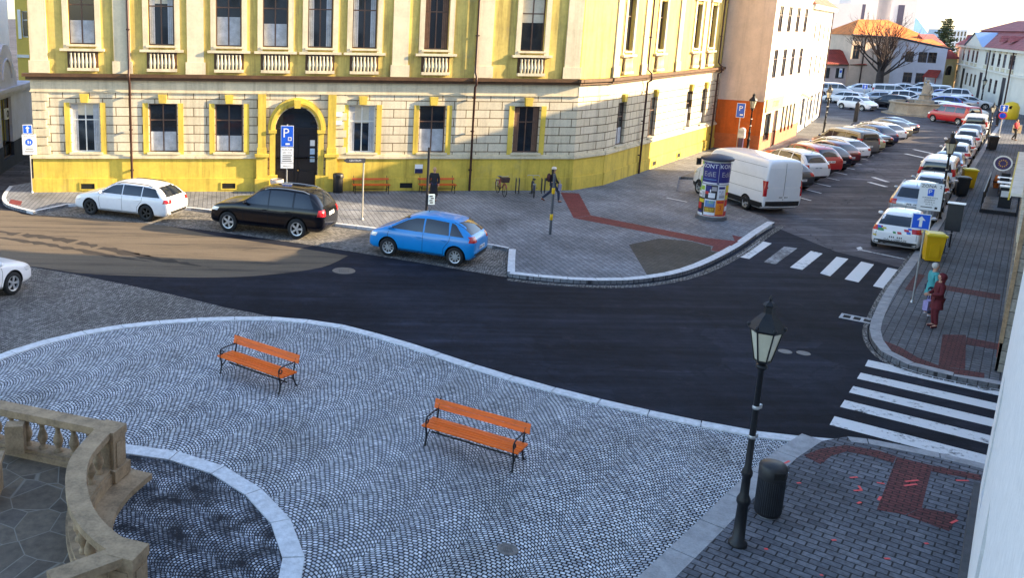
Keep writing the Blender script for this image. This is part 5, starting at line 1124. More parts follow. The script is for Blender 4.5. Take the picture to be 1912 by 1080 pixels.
# --- lamps
AMB=mat('lamp_glass',(.50,.47,.36),.25,0,.08,3,0,.3)
def lamp(loc,h,label,s=1.,group='old style lantern posts',arms=False):
    t=thing('street_lamp',loc,label,'street lamp',random.uniform(0,1),group)
    hp=h-1.12*s; mb=MB()
    mb.lathe([(.15*s,0),(.15*s,.06),(.098*s,.10),(.085*s,.75),(.11*s,.80),(.11*s,.86),(.07*s,.95),(.066*s,1.25),(.085*s,1.30),(.085*s,1.36),(.054*s,1.45),(.043*s,hp-.1),(.09*s,hp-.06),(.09*s,hp-.02),(.05*s,hp)],(0,0,0),14); mb.build('post',IRON,t)
    for z in (hp*.60,hp*.76): mb=MB(); mb.lathe([(.050*s,z),(.058*s,z+.01),(.058*s,z+.05),(.050*s,z+.06)],(0,0,0),12); mb.box((.085*s,0,z+.03),(.08,.05,.07)); mb.build('clamp',STEEL,t)
    z0=hp+.08*s; z1=z0+.50*s; r0,r1=.125*s,.235*s
    mb=MB(); mb.lathe([(.05*s,hp),(.11*s,hp+.03*s),(.14*s,z0-.02*s),(.14*s,z0)],(0,0,0),6,False)
    for i in range(6): a=PI*i/3; mb.tube([(r0*cos(a),r0*sin(a),z0),(r1*cos(a),r1*sin(a),z1)],.013*s,5); b=a+PI/6; mb.ball((r1*1.1*cos(a),r1*1.1*sin(a),z1+.06*s),.035*s,5)
    mb.lathe([(r1*1.08,z1-.01),(r1*1.2,z1+.03*s),(r1*1.0,z1+.11*s),(r1*.72,z1+.2*s),(r1*.42,z1+.27*s),(r1*.36,z1+.29*s),(r1*.36,z1+.40*s),(r1*.46,z1+.42*s),(r1*.3,z1+.46*s),(.02*s,z1+.49*s),(.03*s,z1+.52*s),(.008*s,z1+.58*s)],(0,0,0),6,False); mb.build('lantern_frame',IRON,t)
    mb=MB(); k=.97; mb.lathe([(r0*k,z0+.002),(r1*k,z1-.012)],(0,0,0),6,False); mb.build('lantern_glass',AMB,t)
    mb=MB(); mb.ball((0,0,z1-.12*s),.06*s,6,(1,1,1.3)); mb.build('bulb',WHITE,t)
    if arms: mb=MB(); mb.tube([(-.28,0,hp+.05),(.28,0,hp+.05)],.02,6); mb.build('cross_arm',IRON,t)
    return t
lp=P(1377,1018,.1); lamp(lp,4.38,'black lantern post in the foreground beside the ribbed bin')
lp=P(1395,283,PZ); lamp(lp,4.1,'black lantern post in front of the orange wall',1.0,arms=True)
lp=TN(84.2,-13.3,PZ); lamp(lp,3.9,'black lantern post among the slanted row of cars on the left pavement',.95,arms=True)
lp=P(1544,214,PZ); lamp(lp,3.0,'black lantern post at the far corner by the white house',.9,arms=True)
lp=P(1752,408,PZ); lamp(lp,4.05,'black lantern post behind the ZONA parking sign on the right kerb',.95)
lp=P(1846,252,PZ); lamp(lp,2.75,'black lantern post at the far end of the right pavement',.8)
lp=P(1652,172,0); 
q=P(1831,196); lamp(q,3.4,'black lantern post before the town hall wall',.9)
# --- litter bins
def bin_(loc,label,h=1.05,r=.26,ribs=True,group='dark round litter bins'):
    t=thing('litter_bin',loc,label,'litter bin',0,group); mb=MB(); mb.lathe([(r*.92,.03),(r,.05),(r,h*.74)],(0,0,0),28); mb.build('drum',BLKP,t)
    if ribs:
        mb=MB()
        for i in range(40): a=2*PI*i/40; mb.box(((r+.006)*cos(a),(r+.006)*sin(a),h*.40),(.012,.012,h*.62),a)
        mb.build('ribs',mat('bin_ribs',(.05,.055,.065),.4,.4),t)
    mb=MB(); mb.lathe([(r*1.06,h*.74),(r*1.08,h*.76),(r*1.08,h*.94),(r*.9,h*.985),(.01,h)],(0,0,0),28); mb.build('hood',BLKP,t)
    mb=MB(); mb.box((0,-r*1.07,h*.85),(r*.9,.02,.12)); mb.build('slot',VENT,t); mb=MB(); mb.lathe([(r*.8,0),(r*.8,.04)],(0,0,0),20); mb.box((r+.03,0,h*.80),(.06,.05,.05)); mb.build('foot',STEEL,t); return t
bp=P(1432,962,.1); bin_(bp,'black ribbed litter bin beside the foreground lantern post',1.02,.215)
bp=onfront(628,.62); bin_(bp,'black litter bin against the yellow wall right of the arched door',1.02,.25,False)
t=thing('stone_urn',onfront(515,.75),'pale round stone planter standing in front of the arched door','planter'); mb=MB(); mb.lathe([(.30,0),(.30,.5),(.34,.55),(.34,.72),(.26,.74),(.24,.68)],(0,0,0),20); mb.build('pot',mat('pale_concrete',(.50,.42,.36),.85,0,.15,6,.2),t); mb=MB(); mb.lathe([(.25,.70),(.01,.72)],(0,0,0),16,cap=False); mb.build('soil',mat('soil',(.05,.03,.02),.9),t)
YBIN=mat('yellow_plastic',(.62,.36,.004),.42,0,.06,3); YLID=mat('yellow_lid',(.66,.50,.02),.42,0,.06,3)
def wheelie(loc,label,rz,s=1.,m=YBIN,lid=YLID,group='yellow wheeled bins'):
    t=thing('wheeled_bin',loc,label,'wheeled bin',rz,group); mb=MB()
    w,d,h=.58*s,.62*s,.95*s
    vs=[(sx*w*.40,sy*d*.38,.05) for sx,sy in((-1,-1),(1,-1),(1,1),(-1,1))]+[(sx*w*.5,sy*d*.5,h) for sx,sy in((-1,-1),(1,-1),(1,1),(-1,1))]
    mb.add(vs,[(3,2,1,0),(4,5,6,7),(0,1,5,4),(1,2,6,5),(2,3,7,6),(3,0,4,7)]); mb.box((0,-d*.46,h*.45),(w*.5,.03,h*.5)); mb.build('bin_body',m,t)
    mb=MB(); mb.box((0,-.02,h+.035),(w*1.1,d*1.12,.07)); mb.box((0,-.02,h+.085),(w*.95,d*.95,.04),0,.85); mb.box((0,d*.55,h-.02),(w*.9,.07,.07)); mb.build('lid',lid,t)
    for sx in(-1,1): mb=MB(); mb.lathe([(.02,-.03),(.1*s,-.03),(.1*s,.03),(.02,.03)],(0,0,0),14,False,axis='Y'); o=mb.build('wheel',RUB,t); o.location=(sx*w*.42,d*.36,.1*s); o.rotation_euler=(0,0,PI/2)
    return t
c=P(1737,487,PZ); wheelie(c,'yellow wheeled bin beside the blue arrow sign, nearest the two talking women',R(-20),1.06)
c=P(1806,351,PZ); wheelie(c,'yellow wheeled bin on the right kerb further up the street',R(-25),1.06)
c=P(1884,222,PZ); t=thing('recycling_container',c,'large rounded yellow container at the far end of the right pavement','container'); mb=MB(); mb.lathe([(.62,0),(.72,.25),(.72,1.2),(.5,1.6),(.1,1.75),(.01,1.75)],(0,0,0),18); mb.build('shell',YLID,t); mb=MB(); mb.lathe([(.01,.0),(.16,.0),(.16,-.1)],(-.45,-.6,1.2),12,False,axis='Y'); mb.build('opening',VENT,t)
for i,(x,y,lab) in enumerate(((1771,366,'black wheeled bin by the parked cars behind the second yellow bin'),(1851,280,'black wheeled bin far up the right pavement'))): c=P(x+(22 if i==0 else 0),y,PZ); wheelie(c,lab,R(-25),1.0,BLKP,BLKP,'black wheeled bins')
# --- road signs
def arrow(mb,w,h,y,mi,cz=0.):
    c=mb.cur; mb.cur=mi
    mb.add([(-w*.07,y,cz-h*.36),(w*.07,y,cz-h*.36),(w*.07,y,cz+h*.1),(w*.2,y,cz+h*.08),(0,y,cz+h*.38),(-w*.2,y,cz+h*.08),(-w*.07,y,cz+h*.1)],[(0,1,2,6),(6,2,3,4),(6,4,5)]); mb.cur=c
def panel(t,w,h,z,face,m=None,texts=(),name='sign_panel',x=0.,arrow_=False,border=True,blocks=(),rz=0.,y=-.05):
    mb=MB(Matrix.Translation((x,y,z))@Matrix.Rotation(rz,4,'Z')); mb.box((0,.008,0),(w,.02,h)); mats=[WHITE if border else face,face,WHITE,INK,BLUE,mat('sign_red',(.55,.02,.02),.4)]
    mb.cur=1
    if border: mb.box((0,-.004,0),(w-.05,.004,h-.05))
    for (bx_,bz,bw,bh,mi) in blocks: mb.cur=mi; mb.box((bx_,-.010,bz),(bw,.004,bh))
    if arrow_: arrow(mb,w*1.15,h*.95,-.0085,2)
    for s,size,tx,tz,mi in texts: text(mb,s,size,mb.M.inverted()@mb.M@Matrix.Translation((tx,-.0145,tz))@FR,mi=mi)
    mb.cur=0; return mb.build(name,mats,t)
def pole(t,h,r=.03,m=STEEL,lean=0.):
    mb=MB(); mb.tube([(0,0,0),(0,0,h)],r,10); mb.lathe([(r*2.2,0),(r*2.0,.05),(r,.09)],(0,0,0),10,cap=False); return mb.build('pole',m,t)
DKP=mat('dark_pole',(.02,.02,.025),.5,.3)
def small(n,x,z0,dz,w):   # rows of fine print
    return [(x+random.uniform(-.02,.02),z0-dz*i,w*random.uniform(.75,1),dz*.35,3) for i in range(n)]
t=thing('parking_sign',P(535,380,PZ),'tall blue parking sign with white text plates in front of the arched door','road sign',R(4)); pole(t,3.75)
panel(t,.60,1.0,3.20,BLUE,texts=(('P',.62,-.06,.14,2),),blocks=((.12,-.12,.17,.17,2),(.12,-.12,.11,.11,4),(.02,-.36,.2,.08,2)))
panel(t,.60,.74,2.30,WHITE,texts=(('Po-Pá 7-18',.10,0,.27,3),('platí 1 hod',.09,0,.14,3)),blocks=small(4,0,.0,.09,.48),name='text_plate'); panel(t,.60,.22,1.80,WHITE,texts=(('Mimo SO',.09,0,0,3),),name='small_plate')
t=thing('zone_sign',P(1703,565,PZ),'sign pole with white ZÓNA 2 plate above a blue arrow on the right pavement','road sign',R(-52+18)); pole(t,3.9)
q=P(1703,565,PZ)
rz=0
panel(t,.62,.86,3.47,WHITE,texts=(('ZÓNA  2',.135,0,.33,3),('P',.19,-.02,.15,2),('PLACENÉ STÁNÍ',.056,0,-.03,3),('REZIDENTI',.056,0,-.10,3),('PO-PÁ 8-16',.056,0,-.17,3),('SO 8-12',.056,0,-.24,3)),blocks=((0,.14,.16,.22,4),(.19,-.34,.07,.07,3),(-.06,-.33,.3,.024,3)),name='zone_plate')
panel(t,.50,.50,2.66,BLUE,arrow_=True,name='arrow_plate',x=-.13)
t=thing('zone_sign',P(60,360,PZ),'sign pole with small blue arrow above white plate at the left pavement tip','road sign',R(10)); pole(t,3.35)
panel(t,.44,.44,3.12,BLUE,arrow_=True,name='arrow_plate',x=-.05); panel(t,.66,.98,2.38,WHITE,texts=(('PĚŠÍ ZÓNA',.10,0,.39,3),),blocks=small(4,0,-.15,.08,.45),name='zone_plate')
mb=MB(Matrix.Translation((-.0,-.062,2.50))); mb.lathe([(.01,0),(.17,0),(.17,.008)],(0,0,0),20,False,axis='Y'); mb.cur=1; mb.box((-.05,-.012,0),(.04,.006,.16)); mb.box((.05,-.012,-.02),(.04,.006,.12)); mb.build('pictogram',[BLUE,WHITE],t)
t=thing('direction_sign',P(676,410,PZ),'slim grey pole with a narrow arrow blade on the pavement before the first wall bench','road sign',R(6)); pole(t,2.72,.035,mat('grey_pole',(.42,.40,.34),.5,.3))
mb=MB(); mb.add([(x,y,z) for y in(-.055,-.035) for x,z in((-.05,2.52),(.06,2.52),(.06,2.72),(-.75,2.72),(-.88,2.62),(-.75,2.52))],[(0,1,2,3,4,5),(11,10,9,8,7,6)]+[(i,i+6,(i+1)%6+6,(i+1)%6) for i in range(6)]); mb.cur=1; text(mb,'CENTRUM',.11,Matrix.Translation((-.38,-.058,2.62))@FR,mi=1); mb.build('arrow_blade',[mat('dark_blade',(.06,.06,.07),.5),WHITE],t)
t=thing('notice_post',P(796,397,PZ),'dark post with a small white notice box behind the blue hatchback','post',R(6)); pole(t,3.0,.06,DKP); mb=MB(); mb.box((.20,-.02,.62),(.30,.14,.46)); mb.cur=1
for i in range(4): mb.box((.20+random.uniform(-.05,.05),-.093,.78-.1*i),(.14,.006,.05),0)
mb.build('notice_box',[mat('pale_box',(.55,.68,.75),.5),INK],t)
t=thing('banded_post',P(1027,438,PZ),'grey post with two yellow bands standing alone on the pavement','post',0); mb=MB(); mb.tube([(0,0,0),(0,0,2.55)],.055,12); mb.build('pole',mat('dark_grey_pole',(.10,.105,.115),.5,.3),t)
for z in(.62,1.72): mb=MB(); mb.lathe([(.058,z),(.066,z+.01),(.066,z+.24),(.058,z+.25)],(0,0,0),12); mb.build('yellow_band',mat('band_yellow',(.70,.42,.0),.4),t)
t=thing('parking_sign',P(1374,283,PZ),'narrow blue parking sign beside the lantern post at the orange wall','road sign',R(-40)); pole(t,3.0); panel(t,.55,1.0,2.9,BLUE,texts=(('P',.5,0,.12,2),),blocks=((.08,-.3,.2,.1,2),)); 
mb=MB(); mb.box((.25,.0,1.25),(.42,.3,.5)); mb.lathe([(.21,0),(.21,.3)],(.25,.15,1.5),16,False,axis='Y'); mb.cur=1; mb.box((.25,-.01,.5),(.3,.24,1.0)); mb.build('ticket_machine',[mat('machine_white',(.6,.6,.62),.4),mat('machine_purple',(.05,.03,.09),.4)],t)
t=thing('no_stopping_sign',P(1865,256,PZ),'far sign pole with blue arrow above a round red and blue disc','road sign',R(-45)); pole(t,2.6); panel(t,.55,.55,2.4,BLUE,arrow_=True); mb=MB(Matrix.Translation((0,-.06,1.8))); mb.lathe([(.22,0),(.30,0),(.30,.02)],(0,0,0),20,False,axis='Y',cap=False); mb.cur=1; mb.lathe([(.01,.001),(.22,.001)],(0,0,0),20,False,axis='Y'); mb.build('no_stopping_disc',[mat('sign_red',(.55,.02,.02)),BLUE],t)
t=thing('arrow_sign',P(1609,204,0),'small blue arrow sign standing before the dark off-roader','road sign',R(-35)); pole(t,2.7); panel(t,.5,.5,2.5,BLUE,arrow_=True)
t=thing('info_post',P(1597,227,PZ),'short dark information pillar by the far corner of the left pavement','pillar',SA); mb=MB(); mb.box((0,0,.85),(.5,.3,1.7)); mb.add([(-.25,-.15,1.7),(.25,-.15,1.7),(.25,.15,1.7),(-.25,.15,1.7),(0,0,1.95)],[(0,1,4),(1,2,4),(2,3,4),(3,0,4)]); mb.build('pillar_body',DKP,t)
# --- advertising column
c=P(1327,408,PZ); AZ=math.atan2(-c.y,-c.x)+PI/2   # local -y towards the square
t=thing('advertising_column',(c.x,c.y,PZ),'round advertising column papered with bright posters beside the white van','advertising column',AZ)
mb=MB(); mb.lathe([(.66,0),(.66,.16),(.60,.17)],(0,0,0),36,False); mb.build('base',mat('column_base',(.10,.10,.11),.8),t)
mb=MB(); mb.lathe([(.58,.16),(.58,2.72)],(0,0,0),40); mb.build('drum',mat('paper_grey',(.45,.45,.46),.7,0,.2,4),t)
mb=MB(); mb.lathe([(.58,2.70),(.69,2.72),(.70,2.80),(.60,2.87),(.2,2.95),(.01,2.96)],(0,0,0),36); mb.build('cap',mat('column_cap',(.02,.025,.05),.5),t)
PC={k:mat('poster_'+k,v,.6,0,.12,5) for k,v in dict(navy=(.02,.02,.16),white=(.72,.72,.76),orange=(.75,.22,.01),black=(.02,.015,.02),yellow=(.65,.50,.03),green=(.30,.48,.04),red=(.5,.03,.03),brown=(.30,.16,.02),blue=(.10,.2,.42),grey=(.35,.33,.36)).items()}
PK_=list(PC)
def poster(a0,a1,z0,z1,c,items=(),txt=()):
    mb=MB()
    def curved(b0,b1,y0,y1,r,mi):
        mb.cur=mi; n=max(2,int(abs(b1-b0)/6)); vs=[]
        for i in range(n+1):
            a=R(-90+b0+(b1-b0)*i/n)
            for z in(y0,y1): vs.append((r*cos(a),r*sin(a),z))
        mb.add(vs,[(2*i,2*i+2,2*i+3,2*i+1) for i in range(n)])
    curved(a0,a1,z0,z1,.584,PK_.index(c))
    for (u0,u1,v0,v1,cc) in items: curved(a0+(a1-a0)*u0,a0+(a1-a0)*u1,z0+(z1-z0)*v0,z0+(z1-z0)*v1,.588,PK_.index(cc))
    for (s,size,u,v,cc) in txt:
        tm=MB(); text(tm,s,size,FR); 
        vs=[]
        for p in tm.v:
            a=R(-90+a0+(a1-a0)*u)+p.x/.592; vs.append((.592*cos(a),.592*sin(a),z0+(z1-z0)*v+p.z))
        mb.cur=PK_.index(cc); mb.add(vs,tm.f)
    mb.build('poster',[PC[k] for k in PK_],t)
poster(-62,12,1.66,2.62,'navy',((.05,.95,.02,.08,'white'),(.1,.9,.2,.24,'blue')),(('KONT',.26,.45,.84,'white'),('EdiE',.32,.5,.46,'grey')))
poster(14,88,1.66,2.62,'navy',((.05,.95,.02,.08,'white'),),(('KONT',.26,.5,.84,'white'),('EdiE',.32,.5,.46,'grey')))
poster(-88,-64,1.30,2.62,'green',((.2,.9,.5,.9,'white'),(.1,.8,.1,.3,'navy')))
poster(-88,-52,1.05,1.28,'white',((.1,.9,.2,.6,'grey'),)); poster(-62,-38,1.30,1.62,'white',((.1,.9,.2,.8,'green'),))
poster(-36,14,.98,1.62,'black',((.05,.5,.55,.95,'navy'),(.0,.3,.35,.55,'red'),(.3,.85,.1,.45,'white'),(.55,.95,.6,.9,'grey'),(.4,.5,.5,.7,'white')))
poster(16,52,.98,1.62,'white',((.1,.9,.75,.92,'navy'),(.2,.9,.1,.3,'grey')),(('PLES',.13,.5,.55,'navy'),('13.3.',.12,.5,.38,'black')))
poster(54,92,.98,1.62,'yellow',((.1,.9,.3,.5,'red'),))
poster(-34,12,.22,.96,'white',((.05,.95,.55,.95,'blue'),(.3,.95,.75,.95,'green'),(.0,1,.22,.55,'brown'),(.1,.9,.36,.46,'yellow'),(.1,.8,.26,.32,'yellow'),(.0,1,0,.04,'red')))
poster(-84,-36,.22,1.02,'black',((.3,.95,.72,.92,'yellow'),(.2,.7,.35,.7,'red'),(.1,.9,.0,.12,'white'),(.3,.8,.15,.25,'navy')))
poster(14,54,.22,.96,'orange',((.1,.9,.8,.95,'red'),(.0,1,.02,.1,'red')),(('3',.34,.5,.5,'red'),))
poster(56,92,.22,.96,'red',((.1,.9,.3,.6,'white'),))
# --- bicycles and racks
def bicycle(loc,rz,label,frame,basket=False,group=None,lean=0.,box=False):
    t=thing('bicycle',loc,label,'bicycle',rz,group)   # local x forward
    t.rotation_euler=(lean,0,rz)
    for x,nm in((.52,'wheel'),(-.52,'wheel')):
        mb=MB(); 
        pts=[(x+.33*cos(2*PI*i/24),0,.34+.33*sin(2*PI*i/24)) for i in range(25)]; mb.tube(pts,.017,6,False)
        for i in range(12): a=2*PI*i/12; mb.tube([(x,0,.34),(x+.32*cos(a),0,.34+.32*sin(a))],.0025,4,False)
        mb.build(nm,RUB,t)
        mb=MB(); 
        if x>0: mb.tube([(x+.32*cos(a),0,.34+.32*sin(a)) for a in [R(30+10*i) for i in range(12)]],.03,6); 
        else: mb.tube([(x+.355*cos(a),0,.34+.355*sin(a)) for a in [R(20+12*i) for i in range(13)]],.028,6)
        mb.build('mudguard',frame,t)
    mb=MB(); bb=(-.08,0,.30); st=(-.22,0,.80); hd_=(.34,0,.82); hl=(.40,0,.62)
    for a,b in((bb,st),(bb,hl),(st,(-.52,0,.34)),(bb,(-.52,0,.34)),((-.18,0,.62),(.37,0,.74)),(hd_,hl)): mb.tube([a,b],.018,7)
    mb.tube([hl,(.46,.05,.5),(.52,.05,.34)],.014,6); mb.tube([hl,(.46,-.05,.5),(.52,-.05,.34)],.014,6); mb.build('frame',frame,t)
    mb=MB(); mb.tube([hd_,(.31,0,1.0)],.014,6); mb.tube(spline([(.12,.30,.99),(.26,.26,1.02),(.32,.1,1.0),(.32,-.1,1.0),(.26,-.26,1.02),(.12,-.30,.99)],4),.013,6); mb.build('handlebar',STEEL,t)
    mb=MB(); mb.ball((-.25,0,.90),.13,6,(1.05,.7,.35)); mb.tube([st,(-.24,0,.88)],.013,6); mb.build('saddle',BLKP,t)
    mb=MB(); mb.tube([(-.08,.1,.30),(-.08,.1,.16)],.01,5); mb.tube([(-.08,-.1,.30),(-.08,-.1,.44)],.01,5); mb.box((-.08,.15,.16),(.09,.1,.02)); mb.box((-.08,-.15,.44),(.09,.1,.02)); mb.lathe([(.09,-.01),(.09,.01)],(-.08,-.04,.30),16,False,axis='Y'); mb.build('pedals',BLKP,t)
    if basket: mb=MB(); mb.box((.52,0,.86),(.26,.36,.24),0,1.15); mb.build('basket',mat('wicker',(.06,.03,.025),.8,0,.3,20,.5),t)
    mb=MB(); mb.box((-.58,0,.70),(.34,.14,.02)); mb.tube([(-.70,.05,.70),(-.54,.05,.36)],.008,5); mb.tube([(-.70,-.05,.70),(-.54,-.05,.36)],.008,5); mb.build('carrier',STEEL,t)
    return t
GBK='bicycles at the yellow wall'
q=P(937,366,PZ); bicycle(q+V(0,.3,0),R(-82),'red bicycle with a dark basket standing at the yellow wall',mat('bike_red',(.22,.02,.03),.4),True,GBK)
q=P(997,368,PZ); bicycle(q+V(.0,.3,0),R(82),'dark bicycle with white saddle parked at the yellow wall nearer the walking woman',mat('bike_navy',(.02,.025,.06),.4),False,GBK)
for x in (966,1014): 
    q=P(x,360,PZ); t=thing('bicycle_rack',q,'low dark hoop rack between the two bicycles at the yellow wall' if x==966 else 'low dark hoop rack right of the dark bicycle at the yellow wall','bicycle rack',R(80)); mb=MB(); mb.tube([(-.3,-.06,0),(-.3,-.06,.75),(.2,-.06,.75),(.2,-.06,0)],.02,6); mb.build('hoop',DKP,t); mb=MB(); mb.tube([(-.3,.1,0),(-.3,.1,.75),(.2,.1,.75),(.2,.1,0)],.02,6); mb.build('hoop',DKP,t)
q=P(1762,482,PZ); bicycle(q+V(.0,.2,0),SA+R(175),'grey bicycle parked below the dark display box on the right pavement',mat('bike_grey',(.08,.08,.10),.4),False)
q=P(1772,462,PZ); t=thing('display_board',q,'tall dark display box with a white top edge behind the grey bicycle','display box',SA-PI/2); 
mb=MB(); mb.tube([(0,0,0),(0,0,.75)],.03,8); mb.build('pole',DKP,t); mb=MB(); mb.box((0,0,1.25),(.52,.3,1.1)); mb.build('cabinet',mat('dark_cabinet',(.025,.028,.035),.35),t); mb=MB(); mb.box((0,0,1.82),(.6,.36,.035)); mb.build('top_plate',WHITE,t)
# --- fountain on the far square
c=P(1722,214); t=thing('fountain',(c.x,c.y,0),'round stone fountain basin with a figure on the far square','fountain'); rF=(P(1760,225)-P(1686,210)).length/2*.92; rF=3.1
FS=mat('fountain_stone',(.33,.27,.20),.85,0,.25,1.5,.4)
mb=MB(); mb.lathe([(rF+.6,0),(rF+.6,.14),(rF+.05,.15),(rF,.3),(rF-.08,1.15),(rF+.1,1.22),(rF+.1,1.36),(rF-.3,1.36),(rF-.35,.8)],(0,0,0),12,False,cap=False); mb.build('basin',FS,t)
mb=MB(); mb.lathe([(rF-.35,1.0),(.01,1.0)],(0,0,0),24,cap=False); mb.build('water',mat('dark_water',(.02,.03,.04),.08),t)
mb=MB(); mb.lathe([(.9,.9),(.9,1.5),(.6,1.6),(.55,2.0),(.75,2.1),(.3,2.2)],(0,0,0),8,False); mb.build('pedestal',FS,t)
mb=MB(); mb.tube([(0,0,2.15),(.05,0,2.5),(0,.05,2.9),(.03,0,3.2),(.05,0,3.35)],[.42,.40,.36,.26,.13],10); mb.ball((.05,0,3.5),.17,6); mb.tube([(.25,0,3.1),(.5,-.1,2.8),(.45,-.3,2.5)],[.11,.09,.08],7); mb.tube([(-.22,0,3.1),(-.4,-.1,3.4),(-.3,-.1,3.9)],[.11,.08,.06],7); mb.tube([(.2,-.3,2.2),(.3,-.5,2.5),(.1,-.6,2.2)],[.18,.15,.1],7); mb.build('figure',FS,t)
# --- cafe deck, furniture and hanging signs along the right wall
a,b,c_,d_=TN(52.5,-1.15,PZ),TN(60.5,-1.15,PZ),TN(60.5,.2,PZ),TN(52.5,.2,PZ)
t=thing('cafe_deck',a,'low wooden cafe deck with dark side rail on the right pavement','deck',SA)
DECK=brickmat('grey_boards',(.20,.19,.19),(.30,.29,.29),(.03,.03,.035),6.,.14,SA+PI/2,ms=.012,stain=(.7,1.2))
mb=MB(); mb.bx(0,4.4,-1.35,0,.12,.18); mb.build('boards',DECK,t); mb=MB(); mb.bx(-.03,8,-.02,.04,0,.14); mb.bx(-.06,-.03,-1.35,0.04,0,.17); mb.build('bearer',DKP,t); mb=MB(); mb.bx(4.403,8,-1.35,0,.12,.18); mb.build('dark_boards',mat('dark_board',(.05,.05,.06),.8,0,.2,6),t)
mb=MB()
for x in (0,2,4,6,8): mb.tube([(x,0,.14),(x,0,1.0)],.025,6)
mb.box((4,0,.98),(8,.05,.06)); mb.box((4,0,.6),(8,.02,.5)); mb.build('railing',DKP,t)
for i,(tt,n) in enumerate(((57.4,-.45),(59.2,-.5))):
    t=thing('cafe_table',TN(tt,n,PZ+.18),('white cafe table on the deck nearer the viewer','white cafe table at the far end of the deck')[i],'table',SA,'cafe tables on the deck'); mb=MB(); mb.box((0,0,.73),(.7,.65,.03)); mb.build('tabletop',WHITE,t); mb=MB(); mb.tube([(0,0,0),(0,0,.72)],.03,8); mb.tube([(-.25,-.2,.01),(.25,.2,.01)],.02,6); mb.tube([(-.25,.2,.01),(.25,-.2,.01)],.02,6); mb.build('leg',DKP,t)
for i,(tt,n,rz) in enumerate(((58.3,-.5,0),(60.0,-.5,PI))):
    t=thing('cafe_chair',TN(tt,n,PZ+.18),('dark cafe chair between the two white deck tables','dark cafe chair beyond the far deck table')[i],'chair',SA+rz,'cafe chairs on the deck'); mb=MB(); mb.box((0,0,.45),(.4,.4,.03)); mb.build('seat',DKP,t); mb=MB(); mb.box((-.2,0,.72),(.03,.4,.3)); mb.build('backrest',DKP,t)
    for sx in(-1,1):
        for sy in(-1,1): mb=MB(); mb.tube([(sx*.18,sy*.18,0),(sx*.18,sy*.18,.44 if sx>0 else .86)],.013,6); mb.build('leg',DKP,t)
t=thing('orange_parasol_bag',TN(60.3,-.85,PZ+.18),'small orange cushion roll propped at the far end of the deck','cushion',0); mb=MB(); mb.tube([(0,0,0),(0,.03,.35),(.02,.05,.7)],[.12,.14,.06],10); mb.build('cover',mat('orange_cloth',(.6,.15,.02),.8),t); mb=MB(); mb.lathe([(.125,.3),(.15,.31),(.15,.36),(.125,.37)],(0,.03,0),10); mb.build('strap',DKP,t)
t=thing('menu_stand',TN(53.6,-.3,PZ+.18),'dark menu stand with white sheets at the near end of the deck','menu stand',SA); mb=MB(); mb.box((0,0,.5),(.4,.5,1.0)); mb.build('stand',DKP,t); mb=MB(); mb.box((0,0,1.05),(.55,.6,.05)); mb.box((-.22,0,.7),(.03,.4,.3)); mb.build('sheets',WHITE,t)
def hang(name,px,py,label,cat,group=None,n=-.62):
    q=PN(px,py,n); t=thing(name,(q.x,q.y,q.z),label,cat,SA-PI/2,group); mb=MB(); mb.tube([(0,0,.0),(.95,0,.0)],.02,6); mb.tube([(.3,0,0),(.95,0,-.35)],.012,6); mb.build('bracket',IRON,t); return t
t=hang('sun_sign',1873,305,'round hanging sign with purple ring and yellow sun over the right pavement','sign'); 
mb=MB(); mb.lathe([(.30,-.03),(.36,-.03),(.36,.03),(.30,.03),(.30,-.03)],(0,0,0),28,False,axis='Y',cap=False); mb.cur=1; mb.lathe([(.01,-.02),(.30,-.02),(.30,.02),(.01,.02)],(0,0,0),28,False,axis='Y'); mb.cur=2; mb.lathe([(.01,-.026),(.14,-.026)],(0,0,0),12,False,axis='Y')
for i in range(12): a=2*PI*i/12; mb.add([(.13*cos(a-.2),-.025,.13*sin(a-.2)),(.13*cos(a+.2),-.025,.13*sin(a+.2)),(.2*cos(a),-.025,.2*sin(a))],[(0,1,2)])
mb.build('disc',[WHITE,mat('purple_ring',(.05,.03,.12),.4),mat('sun_yellow',(.75,.42,.02),.4)],t)
t=hang('globe_lamp',1899,446,'yellow globe sign on a curved bracket at the right edge','globe sign'); mb=MB(); mb.ball((0,0,0),.24,10); mb.build('globe',YLID,t); mb=MB(); 
mb.box((0,-.232,.02),(.16,.03,.05)); mb.build('lettering',INK,t)
mb=MB(); mb.tube([(0,0,-.24),(.02,0,-.4),(.3,0,-.5)],.03,8); mb.build('holder',mat('purple_ring',(.05,.03,.12)),t)
t=hang('box_sign',1899,241,'cream box sign with a yellow spiral far along the right wall','sign'); mb=MB(); mb.box((0,0,0),(.6,.16,.66)); mb.cur=1; mb.tube([(.22*(1-i/30)*cos(i*.42),-.085,.22*(1-i/30)*sin(i*.42)) for i in range(28)],.022,5); mb.build('box',[mat('box_cream',(.6,.5,.35),.5),mat('sun_yellow',(.75,.42,.02))],t)
t=hang('plate_sign',1890,345,'white hanging plates stepping along the right wall above the deck','sign',None,-.35); mb=MB(); 
for i in range(3): mb.box((0,.0,-.18*i-.1),(.5,.03,.14))
mb.build('plates',WHITE,t)
